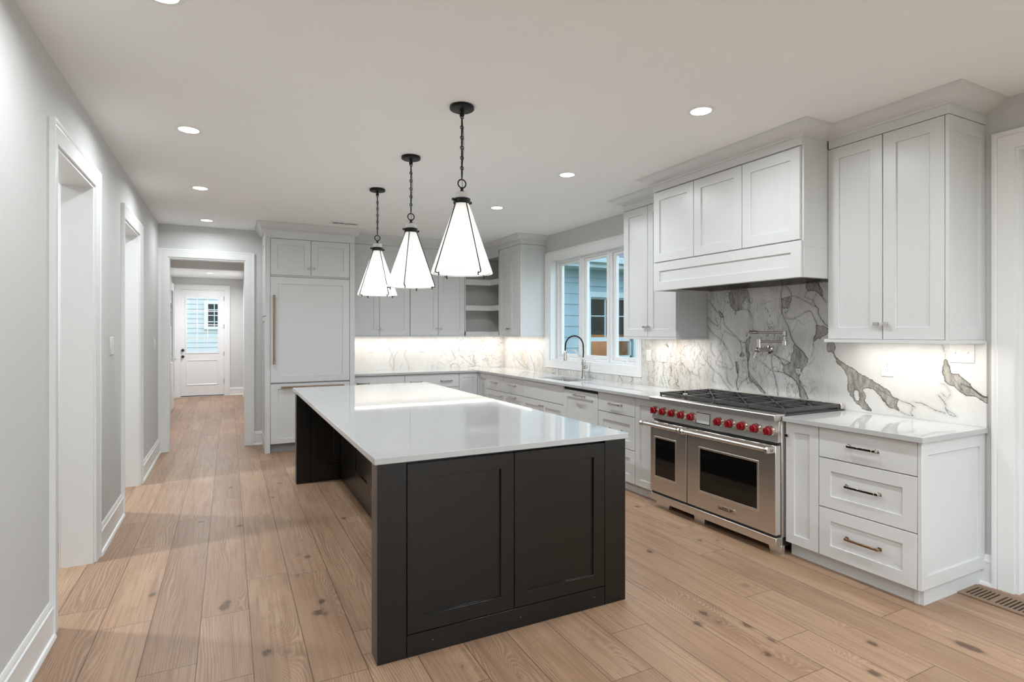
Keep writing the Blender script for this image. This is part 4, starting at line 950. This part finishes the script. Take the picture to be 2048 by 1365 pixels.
# ================================================================== refrigerator and its surround
def fridge():
    x0, x1, yf = .405, 1.450, 7.350
    t = thing('refrigerator_surround', 'tall white cabinet surround with two small top doors and crown around the refrigerator', 'cabinet', (.93, 7.68, 0))
    m = MB(); m.box(x0, x0+.042, yf, YB-.002, 0, 2.62); m.box(1.388, x1, yf, YB-.002, 0, 2.62); m.box(x0+.042, 1.388, yf+.021, YB-.002, 2.150, 2.62)
    m.build('body', M_CAB, t, bevel=.0015)
    S = lambda a, d, z: (x0-.018+d, YB-.004-a, z)
    for z0, z1 in ((.10, 1.66), (1.668, 2.615)): shaker(S, YB-.004-yf, z0, z1, .018, .055, .010).build('side_panel', M_CAB, t, bevel=.001)
    MB().box(x0-.018, x0, yf, YB-.004, 0, .10).build('side_plinth', M_CAB, t)
    for a0, a1, k in ((.449, .9145, .884), (.9145, 1.386, .946)):
        T = FY(yf, a0+G); d = shaker(T, a1-a0-2*G, 2.170, 2.608, .02, .073, .010).build('door', M_CAB, t, bevel=.0012); knob(d, T, k-a0-G, 2.262)
    crown(t, [(x0-.018, YB), (x0-.018, yf), (x1, yf), (x1, YU)], -1, 2.615, 2.698, .095)
    t = thing('panel_refrigerator', 'built-in refrigerator behind white panels, tall bronze handle and freezer drawer below', 'refrigerator', (.92, 7.68, 0))
    bx(.450, 1.385, yf+.03, YB-.01, .10, 2.148).build('body', M_CARC, t)
    T = FY(yf, .450); w = .934
    d = shaker(T, w, .852, 2.144, .028, .085, .010).build('refrigerator_door', M_CAB, t, bevel=.0015)
    m = MB().tube([T(.036, -.045, 1.095), T(.036, -.045, 1.900)], .012, 14)
    h = m.build('bar_handle', M_BRONZE, d); h['label'] = 'tall bronze bar handle'
    m = MB()
    for z in (1.13, 1.865): m.tube([T(.036, -.045, z), T(.036, .002, z)], .008)
    for z in (1.088, 1.907): m.tube([T(.036, -.045, z-.010), T(.036, -.045, z+.010)], .014, 14)
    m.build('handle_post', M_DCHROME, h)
    d = shaker(T, w, .108, .834, .028, .085, .010, rt=.06).build('freezer_drawer', M_CAB, t, bevel=.0015)
    m = MB().tube([T(.115, -.045, .795), T(.860, -.045, .795)], .012, 14); h = m.build('bar_handle', M_BRONZE, d); h['label'] = 'long horizontal bronze bar handle'
    m = MB()
    for a in (.15, .83): m.tube([T(a, -.045, .795), T(a, .002, .795)], .008)
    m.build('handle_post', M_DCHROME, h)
    bx(.455, 1.382, yf+.06, yf+.09, 0, .102).build('toe_grille', M_KICKG, t)
fridge()

# ================================================================== island
def island():
    t = thing('kitchen_island', 'charcoal black kitchen island with panelled sides and a seating recess', 'kitchen island', (1.26, 4.15, 0))
    yn, yf = 2.450, 5.866; xl, xr, xb = .580, 1.940, .992
    m = MB(); m.box(xb+.02, xr-.02, yn+.11, yf-.11, 0, .883); m.build('body', M_ISL, t)
    for nm, ya, sg in (('near', yn, 1), ('far', yf, -1)):
        m = MB()
        y0, y1 = (yn+.021, yn+.11) if sg == 1 else (yf-.11, yf-.021)
        m.box(xl, xr, y0, y1, 0, .883)
        # corner posts and base rail, flush with the outside face
        if sg == 1: T = FY(yn, 0)
        else: T = lambda a, d, z: (a, yf-d, z)
        for a, b, c, d in ((xl, .711, 0, .883), (1.8035, xr, 0, .883), (.7135, 1.801, 0, .100)): m.box(a, b, 0, .0215, c, d, T)
        m.build('end_wall', M_ISL, t, bevel=.0012)
        for a, b in ((.7150, 1.2540), (1.2575, 1.8010)):
            T2 = (lambda a, T: (lambda q, d, z: T(q+a, d, z)))(a, T)
            shaker(T2, b-a, .1035, .872, .02, .071, .012).build('panel', M_ISL, t, bevel=.0012)
    # inner face of the far wing
    T = FY(yf-.11-.021, 0)
    m = MB(); m.box(xl, .711, 0, .0215, 0, .883, T); m.box(.713, xb, .004, .0215, 0, .168, T); m.build('wing_post', M_ISL, t, bevel=.0012)
    shaker(lambda q, d, z: T(q+.714, d+.002, z), xb-.714-.002, .171, .878, .018, .060, .012).build('panel', M_ISL, t, bevel=.0012)
    # seating side panels
    T = FX(xb, yf-.135); L = yf-.135-(yn+.112)
    MB().box(0, L, .004, .022, 0, .165, T).build('base_rail', M_ISL, t, bevel=.0012)
    n = 5; w = L/n
    for k in range(n):
        T2 = (lambda k: (lambda q, d, z: T(q+k*w+.002, d, z)))(k)
        shaker(T2, w-.004, .168, .878, .02, .073, .012).build('panel', M_ISL, t, bevel=.0012)
    # working side doors
    Tr = lambda a, d, z: (xr-d, yn+.112+a, z)
    Lr = yf-yn-.224; n = 5; w = Lr/n
    for k in range(n):
        T2 = (lambda k: (lambda q, d, z: Tr(q+k*w+.002, d, z)))(k)
        d = shaker(T2, w-.004, .105, .872, .02, .073, .012).build('door', M_ISL, t, bevel=.0012)
    MB().box(xr-.06, xr-.05, yn+.112, yf-.112, 0, .1).build('toe_kick', M_ISL, t)
    m = MB()
    for a, z in ((.835, .055), (1.29, .052), (1.735, .055)): m.lathe([(.0, -.0012), (.0022, -.001), (.0022, .0005)], (a, yn, z), 8, 'y')
    m.build('nail_dots', M_KICKG, t)
    o = bx(.566, 1.955, 2.440, 5.950, ZT, ZC).build('island_worktop', M_QTZ, bevel=.003, seg=2)
    tag(o, 'large white quartz slab with faint veins on the black island', 'worktop')
island()

# ================================================================== range
def range_():
    t = thing('gas_range', 'wide stainless gas range with ten red knobs, double ovens and black grates', 'range', (3.55, 3.073, 0))
    y0, y1 = 2.466, 3.680; XB, XD = 3.236, 3.178
    T = lambda a, d, z: (XD+d, y1-a, z)
    w = y1-y0
    m = MB(); m.box(XB, 3.895, y0, y1, .115, .905); m.build('body', M_STEEL, t, bevel=.002)
    m = MB(); m.box(3.262, 3.895, y0, y1, .905, .922); m.build('cooktop_pan', M_IRON, t, bevel=.002)
    m = MB(); m.prism([(3.165, .883), (3.165, .921), (3.169, .925), (3.268, .925), (3.268, .900), (3.215, .883)], y0, y1, lambda p, q, h: (p, h, q)); m.build('front_ledge', M_STEEL, t, bevel=.0015)
    m = MB(); m.prism([(3.212, .883), (3.198, .742), (3.236, .742), (3.236, .883)], y0, y1, lambda p, q, h: (p, h, q)); m.build('control_panel', M_STEEL, t, bevel=.001)
    MB().box(XB-.03, XB, y0+.012, y1-.012, .728, .742).build('vent_gap', M_DARKSLOT, t)
    m = MB(); m.box(3.858, 3.895, y0, y1, .922, .962); m.build('back_guard', M_STEEL, t, bevel=.002)
    # grates
    n = 4; gw = (w-.012)/n
    proto = None
    for k in range(n):
        a0, a1 = y0+.006+k*gw+.002, y0+.006+(k+1)*gw-.002; c = (a0+a1)/2
        m = MB(); xa, xb = 3.275, 3.850; za, zb = .935, .958
        for y in (a0, a1-.012): m.box(xa, xb, y, y+.012, za, zb)
        for x in (xa, xb-.012, (xa+xb)/2-.006): m.box(x, x+.012, a0+.012, a1-.012, za, zb)
        for q in (0, 1):
            cx = xa+(xb-xa)*(.25+.5*q)
            for dx, dy in ((1, 1), (1, -1), (-1, 1), (-1, -1), (1, 0), (-1, 0), (0, 1), (0, -1)):
                hx, hy = (xb-xa)/4-.004, (a1-a0)/2-.004
                p0 = (cx+dx*.030, c+dy*.030); p1 = (cx+dx*hx, c+dy*hy)
                d = Vector((p1[0]-p0[0], p1[1]-p0[1])); L = d.length; d /= L; nx, ny = -d.y*.005, d.x*.005
                vs = []
                for (px, py), zt in ((p0, zb+.004), (p1, zb)):
                    vs += [(px+nx, py+ny, za+.004), (px-nx, py-ny, za+.004), (px-nx, py-ny, zt), (px+nx, py+ny, zt)]
                m.add(vs, [(0, 1, 2, 3), (4, 5, 6, 7), (0, 1, 5, 4), (1, 2, 6, 5), (2, 3, 7, 6), (3, 0, 4, 7)])
        for x in (xa, xb-.012):
            for y in (a0+.001, a1-.013): m.box(x+(.001 if x < 3.5 else -.001), x+(.011 if x > 3.5 else .013), y, y+.012, .921, za-.0002)
        g = m.build('grate', M_IRON, t, bevel=.001)
        for q in (0, 1):
            cx = xa+(xb-xa)*(.25+.5*q)
            MB().lathe([(.052, .0), (.050, .008), (.034, .010), (.034, .016), (.0, .018)], (cx, c, .922), 24).build('burner_cap', M_BLACK, g)
    # knobs
    tilt = -0.10
    for y in (3.628, 3.524, 3.420, 3.316, 3.210, 2.946, 2.842, 2.736, 2.627, 2.520):
        c = (3.205, y, .815)
        b = MB().lathe([(.032, .0), (.0345, -.006), (.0345, -.012), (.031, -.016), (.031, -.030), (.0, -.031)], c, 28, 'x').build('control_knob', M_CHROME, t); b['label'] = 'nickel bezel with red grip'
        m = MB().lathe([(.027, -.026), (.0275, -.034), (.0265, -.050), (.022, -.056), (.0, -.057)], c, 28, 'x', cap=False)
        m.box(c[0]-.068, c[0]-.052, y-.0055, y+.0055, c[2]-.024, c[2]+.024); m.build('red_grip', M_RED, b, bevel=.0015)
    m = MB().prism([(3.199, .768), (3.207, .855), (3.212, .855), (3.204, .768)], 3.042, 3.185, lambda p, q, h: (p-.004, h, q)); fr = m.build('display_bezel', M_CHROME, t)
    MB().prism([(3.1945, .775), (3.2015, .848), (3.206, .848), (3.199, .775)], 3.050, 3.177, lambda p, q, h: (p-.002, h, q)).build('display', M_SCREEN, fr)
    # oven doors
    for nm, ya, yb, wy, lab in (('small', y1, 3.262, (3.620, 3.383), 0), ('large', 3.256, y0, (3.125, 2.608), 1)):
        g = (3.05, 3.2)
        m = mb().grid([yb+.002, wy[1], wy[0], ya-.002], [.137, .268, .590, .722], lambda u, v: not (wy[1] < u < wy[0] and .268 < v < .590), XD, XD+.05, lambda u, v, q: (q, u, v))
        d = m.build('oven_door', M_STEEL, t, bevel=.002)
        d['label'] = 'wide right oven door with name badge' if lab else 'narrow left oven door'
        # bevelled frame round the window
        m = MB(); m.sweep([(wy[1]-.012, .256), (wy[1]-.012, .602), (wy[0]+.012, .602), (wy[0]+.012, .256)], [(0, .0), (.004, .0022), (.012, .0022), (.016, 0)], lambda p, q, h: (XD-h, p, q), side=-1, closed=True)
        m.build('window_bezel', M_STEEL, d)
        bx(XD+.004, XD+.012, wy[1]-.003, wy[0]+.003, .265, .593).build('oven_window', M_OGLASS, d)
        # handle
        ha, hb = (3.728, 3.268) if not lab else (3.252, 2.470)
        hx = 3.118; hz = .700
        m = MB().tube([(hx, ha-.006, hz), (hx, hb+.006, hz)], .0150, 18); h = m.build('handle', M_STEEL, d); h['label'] = 'thick tubular steel handle'
        for y, dy in ((ha, -1), (hb, 1)):
            m = MB(); yc = y; ye = y+dy*.020
            m.prism([(hx-.020, hz-.012), (hx-.020, hz+.008), (hx-.008, hz+.019), (XD, hz+.019), (XD, hz-.021), (hx-.008, hz-.021)], min(yc, ye), max(yc, ye), lambda p, q, s: (p, s, q))
            m.build('handle_bracket', M_STEEL, h, bevel=.002)
            m = MB(); m.lathe([(.0155, -.006), (.0155, .006)], (hx, y+dy*.030, hz), 18, 'y'); m.build('handle_collar', M_CHROME, h)
        if lab:
            m = MB(); yq = hb-.0006; cx, cz = (hx+XD)/2-.004, hz-.002
            def lb(a, b, c, e): m.box(cx+a, cx+b, yq-.0006, yq+.0006, cz+c, cz+e)
            lb(-.013, -.0105, -.009, .009); lb(.0105, .013, -.009, .009); lb(-.013, .013, -.009, -.0065); lb(-.0012, .0012, -.009, .004); lb(-.004, .004, .000, .002)
            m.build('emblem', M_DARKSLOT, h)
            # badge
            b0, b1, z0, z1 = 2.952, 2.788, .176, .213
            bd = MB().box(XD-.005, XD, b1, b0, z0, z1).build('badge', M_CHROME, d, bevel=.001); bd['label'] = 'raised plate reading WOLF'
            m = MB(); xx = XD-.0054
            def st(a, b, c, e): m.box(xx-.0006, xx+.0006, b0-a, b0-b, z0+c, z0+e)
            lo, hi, k = .0095, .0275, .0045
            a = .018
            st(a, a+k, lo, hi); st(a+.033-k, a+.033, lo, hi); st(a, a+.033, lo, lo+k); st(a+.0145, a+.0185, lo, hi-.005); st(a+.011, a+.022, lo+.0085, lo+.0115)
            a = .056
            st(a, a+k, lo, hi); st(a+.027-k, a+.027, lo, hi); st(a, a+.027, lo, lo+k); st(a, a+.027, hi-k, hi)
            a = .089
            st(a, a+k, lo, hi); st(a, a+.022, lo, lo+k)
            a = .117
            st(a, a+k, lo, hi); st(a, a+.024, hi-k, hi); st(a, a+.020, (lo+hi)/2-.002, (lo+hi)/2+.002)
            m.build('badge_lettering', M_DARKSLOT, bd)
    MB().box(XD+.01, XB, y0+.01, y1-.01, .120, .137).build('toe_gap', M_DARKSLOT, t)
    m = MB(); m.prism([(y0, .062), (y0, .118), (y1, .118), (y1, .062)], XD+.002, XB+.01, lambda p, q, h: (h, p, q)); m.build('kick_panel', M_STEEL, t, bevel=.002)
    for ys, yt in (((2.466, 2.550), (2.466, 2.572)), ((3.130, 3.235), (3.130, 3.235)), ((3.520, 3.655), (3.498, 3.680))):
        MB().prism([(ys[0], 0), (ys[1], 0), (yt[1], .063), (yt[0], .063)], XB-.004, XB+.03, lambda p, q, h: (h, p, q)).build('foot', M_STEEL, t, bevel=.001)
    MB().box(XB+.02, XB+.60, y0+.01, y1-.01, .05, .115).build('underbody', M_DARKSLOT, t)
range_()

# ================================================================== pendants
def pendant():
    c = Vector((1.222, 3.060, 0))
    t = thing('pendant_light', 'nearest and largest looking of the three white cone pendants over the island', 'pendant light', (c.x, c.y, 1.81), None)
    P = lambda z: (c.x, c.y, z)
    mb().lathe([(.0, .0), (.066, 0), (.0715, .004), (.0715, .018), (.069, .0215)], P(H-.022), 36).build('canopy', M_BLACK, t)
    m = mb().lathe([(.006, -.040), (.014, -.034), (.014, -.022), (.009, -.018), (.012, -.008), (.012, 0)], P(H-.021), 16)
    m.build('canopy_stem', M_BLACK, t)
    ztop, zend = H-.064, 2.372; n = 6; pitch = (ztop-zend)/n
    for k in range(n):
        m = mb().ring((c.x, c.y, ztop-k*pitch), .0102, .0025, 'y', 16, 6); m.build('chain_link', M_BLACK, t)
        zc = ztop-(k+.5)*pitch
        m = mb().ring((c.x, c.y, zc), .0070, .0030, 'x', 18, 6, (1, (pitch*.5-.002)/.0070)); m.build('long_chain_link', M_BLACK, t)
    m = mb().tube([(c.x, c.y, H-.05), (c.x+.010, c.y, H-.16), (c.x+.013, c.y+.004, H-.24), (c.x+.004, c.y, H-.34), (c.x+.001, c.y, 2.38), (c.x+.004, c.y, 2.30)], .0022, 6); m.build('cord', M_KICKG, t)
    m = mb().ring(P(2.340), .0245, .0040, 'y', 28, 8); m.build('loop_ring', M_BLACK, t)
    mb().lathe([(.012, .022), (.008, .016), (.008, .008), (.014, .004), (.014, -.006)], P(2.292), 16).build('hook', M_BLACK, t)
    mb().lathe([(.0, .040), (.036, .040), (.0405, .035), (.0405, 0)], P(2.247), 32).build('neck', M_NECK, t)
    m = mb().lathe([(.047, 0), (.050, .003), (.050, .029), (.047, .032), (.038, .032), (.038, 0)], P(2.220), 32, cap=False)
    for a in (0.35, 0.35+PI):
        d = Vector((math.cos(a), math.sin(a), 0))
        p = c+d*.046+Vector((0, 0, 2.238)); q = c+d*.066+Vector((0, 0, 2.238)); r_ = c+d*.072+Vector((0, 0, 2.238))
        m.tube([p, q], .0055, 10); m.tube([q, r_], .0085, 12)
    m.build('collar', M_BLACK, t)
    m = mb()
    m.lathe([(.0375, .420), (.180, .008), (.181, .003), (.178, 0), (.168, .001)], P(1.810), 64, cap=False)
    m.build('glass_shade', M_OPAL, t)
    mb().lathe([(.0, .0), (.158, 0), (.160, .002), (.158, .004), (.0, .004)], P(1.815), 48).build('diffuser', M_DIFF, t)
    mb().ring(P(1.8125), .1655, .0014, 'z', 48, 6).build('diffuser_rim', M_KICKG, t)
    for k in range(4):
        a = math.radians(-50+90*k)+PI/2*0-.4694
        d = Vector((math.sin(a), -math.cos(a), 0))
        q = lambda r, z: c+d*r+Vector((0, 0, z))
        m = mb().tube([q(.044, 2.240), q(.0475, 2.214), q(.1835, 1.818), q(.184, 1.808), q(.158, 1.803)], .0034, 8)
        m.tube([q(.160, 1.812), q(.160, 1.796)], .0034, 8); m.tube([q(.160, 1.796), q(.160, 1.791)], .0048, 8)
        m.build('support_rod', M_BLACK, t)
    lamp('bulb', 'POINT', P_BULB, (c.x, c.y, 1.98), t, (1, .96, .91), shadow_soft_size=.04)
    return t
pp = pendant()
for y, r, lb in ((4.110, PI/4, 'middle one of the three white cone pendants over the island'), (5.180, 0.1, 'farthest and smallest looking of the three white cone pendants over the island')):
    o = copy_tree(pp); o.location = (1.228, y, 1.81); o['label'] = lb
    for ch in o.children:
        if ch.name.startswith('support_rod'): ch.rotation_euler = (0, 0, r)
for o in bpy.data.objects:
    if o.name.startswith('pendant_light'): o['group'] = 'pendants over the island'

# ================================================================== recessed lights
def downlight(x, y, z, label, power, color=DOWN_C):
    t = thing('recessed_ceiling_light', label, 'ceiling light', (x, y, z), 'round recessed ceiling lights')
    mb().lathe([(.058, 0), (.060, -.004), (.078, -.004), (.081, -.001), (.081, 0)], (x, y, z), 40, cap=False).build('trim_ring', M_TRIM, t)
    mb().lathe([(.0, -.003), (.059, -.003), (.059, -.001)], (x, y, z), 32, cap=False).build('lens', M_LED, t)
    lamp('downlight_glow', 'AREA', power, (x, y, z-.006), t, color, shape='DISK', size=.12, spread=math.radians(166))
    return t
DL = [(-.235, 2.575, 'recessed light cut by the top edge of the photo, nearest in the left row'), (-.235, 4.220, 'recessed light above the near opening in the left wall'),
      (-.235, 5.880, 'recessed light above the far opening in the left wall'), (-.235, 7.534, 'recessed light just in front of the hall doorway'),
      (2.525, 2.473, 'recessed light in front of the range hood, nearest in the right row'), (2.540, 3.980, 'recessed light right of the nearest pendant chain, middle of the right row'),
      (2.547, 5.375, 'recessed light right of the nearest pendant cone, farthest in the right row')]
for i, (x, y, lb) in enumerate(DL): downlight(x, y, H, lb, P_DOWN*(2.1 if (x > 0 and y > 5) else .6 if y > 7 else 1.0))
for x, y in ((2.53, .95), (1.15, .0), (2.53, -.7), (.6, -2.3), (2.6, -2.3)):  # out of view, added to lift the ambient light in the room
    downlight(x, y, H, 'unseen recessed light added behind the viewpoint as fill', P_FILL if y < .5 else P_DOWN)
downlight(-.355, 13.35, 2.715, 'recessed light in the hall before the glazed door', P_DOWN*2.8, (.97, .98, 1))
downlight(-.40, 9.8, H, 'recessed light in the hall hidden behind the doorway head', P_DOWN*2.4, (1, .98, .97))
for x, y in ((-1.87, 4.237), (-1.87, 6.215)): downlight(x, y, H, 'recessed light in the side room, near %s' % ('the near opening' if y < 5 else 'the far opening'), P_SIDE)

# ================================================================== vents, plates
t = thing('ceiling_vent', 'white rectangular ceiling air vent above the refrigerator', 'vent', (1.262, 6.985, H), None)
m = mb().grid([1.085, 1.115, 1.255, 1.268, 1.405, 1.435], [6.900, 6.945, 7.025, 7.070], lambda u, v: not (6.945 < v < 7.025 and (1.115 < u < 1.255 or 1.268 < u < 1.405)), H-.006, H-.0005, lambda u, v, w: (u, v, w)); m.build('frame', M_TRIM, t, bevel=.001)
bx(1.115, 1.405, 6.945, 7.025, H-.001, H-.0003).build('duct', M_DARKSLOT, t)
m = mb()
for k in range(16):
    x = 1.119+k*.018+(.0)
    if 1.25 < x < 1.268: continue
    if x < 1.26: m.prism([(x, H-.001), (x+.002, H-.001), (x+.002, H-.006), (x, H-.006)], 6.945, 7.025, lambda p, q, h: (p, h, q))
    else: m.prism([(x+.010, H-.001), (x+.012, H-.001), (x+.002, H-.006), (x, H-.006)], 6.945, 7.025, lambda p, q, h: (p, h, q))
m.build('louvre', M_TRIM, t)
t = thing('floor_register', 'slotted oak floor register by the right wall, beside the cabinet end', 'vent', (3.757, 1.50, 0), None)
xs = [3.655, 3.688, 3.828, 3.862]; sl = []; y = 1.645
for bank in (6, 11):
    for k in range(bank): sl.append((round(y-.0105, 4), round(y, 4))); y -= .0195
    y -= .016
ys = sorted([1.672, round(y-.005, 4)]+[q for s_ in sl for q in s_])
m = mb().grid(xs, ys, lambda u, v: not (3.688 < u < 3.828 and any(p < v < q for p, q in sl)), .0003, .0065, lambda u, v, w: (u, v, w)); m.build('frame', M_WOODREG, t, bevel=.0008)
bx(3.688, 3.828, ys[0]+.004, 1.66, .0002, .0008).build('duct', M_DARKSLOT, t)

def plate(label, T, w, h, kind, cat):
    # T(a, d, z): a across, d out of the wall (negative = towards the room)
    t = thing('wall_outlet' if cat == 'outlet' else 'light_switch', label, cat, T(0, 0, 0), None)
    MB().box(-w/2, w/2, -.0055, 0, -h/2, h/2, T).build('cover_plate', M_PLATE, t, bevel=.002)
    if kind == 'duplex':
        for dz in (.020, -.020):
            m = MB(); m.prism([(.0165*math.cos(k*PI/8), .0145*math.sin(k*PI/8)) for k in range(16)], -.0075, -.005, lambda p, q, s: T(p, s, q+dz)); r = m.build('receptacle', M_PLATE, t)
            m = MB()
            for a in (-.006, .006): m.box(a-.001, a+.001, -.0079, -.0074, dz+.001, dz+.008, T)
            m.box(-.002, .002, -.0079, -.0074, dz-.009, dz-.005, T); m.build('socket_slots', M_DARKSLOT, r)
        MB().box(-.0015, .0015, -.0062, -.005, -.0015, .0015, T).build('screw', M_CHROME, t)
    elif kind == 'toggle':
        for a in ([-w/4+.0, w/4] if w > .1 else [0]):
            MB().box(a-.005, a+.005, -.0062, -.0052, -.012, .012, T).build('switch_slot', M_TRIM, t)
            MB().box(a-.0035, a+.0035, -.017, -.005, -.001, .010, T).build('toggle', M_PLATE, t, bevel=.001)
    else:
        for a in ([-w/4, w/4] if w > .1 else [0]): MB().box(a-.016, a+.016, -.0075, -.005, -.033, .033, T).build('rocker', M_PLATE, t, bevel=.001)
XS = 3.905
def PX(y, z): return lambda a, d, h: (XS+d, y-a, z+h)
def PY(x, z): return lambda a, d, h: (x+a, 7.989+d, z+h)
plate('white duplex outlet on the marble under the right end wall cabinet', PX(2.180, 1.235), .078, .125, 'duplex', 'outlet')
plate('white double toggle switch plate on the marble near the wall end', PX(1.757, 1.340), .128, .112, 'toggle', 'switch')
plate('white switch plate on the marble right next to the window casing', PX(4.545, 1.225), .075, .118, 'rocker', 'switch')
plate('white outlet plate on the marble left of the range, farther from the window', PX(4.310, 1.225), .080, .118, 'duplex', 'outlet')
plate('white outlet on the back wall marble closest to the refrigerator', PY(1.80, 1.235), .075, .115, 'duplex', 'outlet')
plate('white outlet on the back wall marble in the middle, under the two wall cabinets', PY(2.560, 1.235), .075, .115, 'duplex', 'outlet')
plate('white outlet on the back wall marble below the open corner shelves', PY(3.330, 1.240), .075, .115, 'duplex', 'outlet')
plate('white switch plate on the right wall marble nearest the corner', PX(7.55, 1.235), .075, .115, 'rocker', 'switch')
plate('white switch plate on the marble just left of the window casing', PX(6.98, 1.235), .078, .115, 'rocker', 'switch')
LW = lambda y, z: (lambda a, d, h: (XL-d, y+a, z+h))
plate('white double rocker switch on the left wall between the two openings', LW(4.965, 1.368), .128, .128, 'rocker', 'switch')
plate('small white switch on the left wall just before the hall doorway', LW(7.60, 1.335), .075, .118, 'toggle', 'switch')
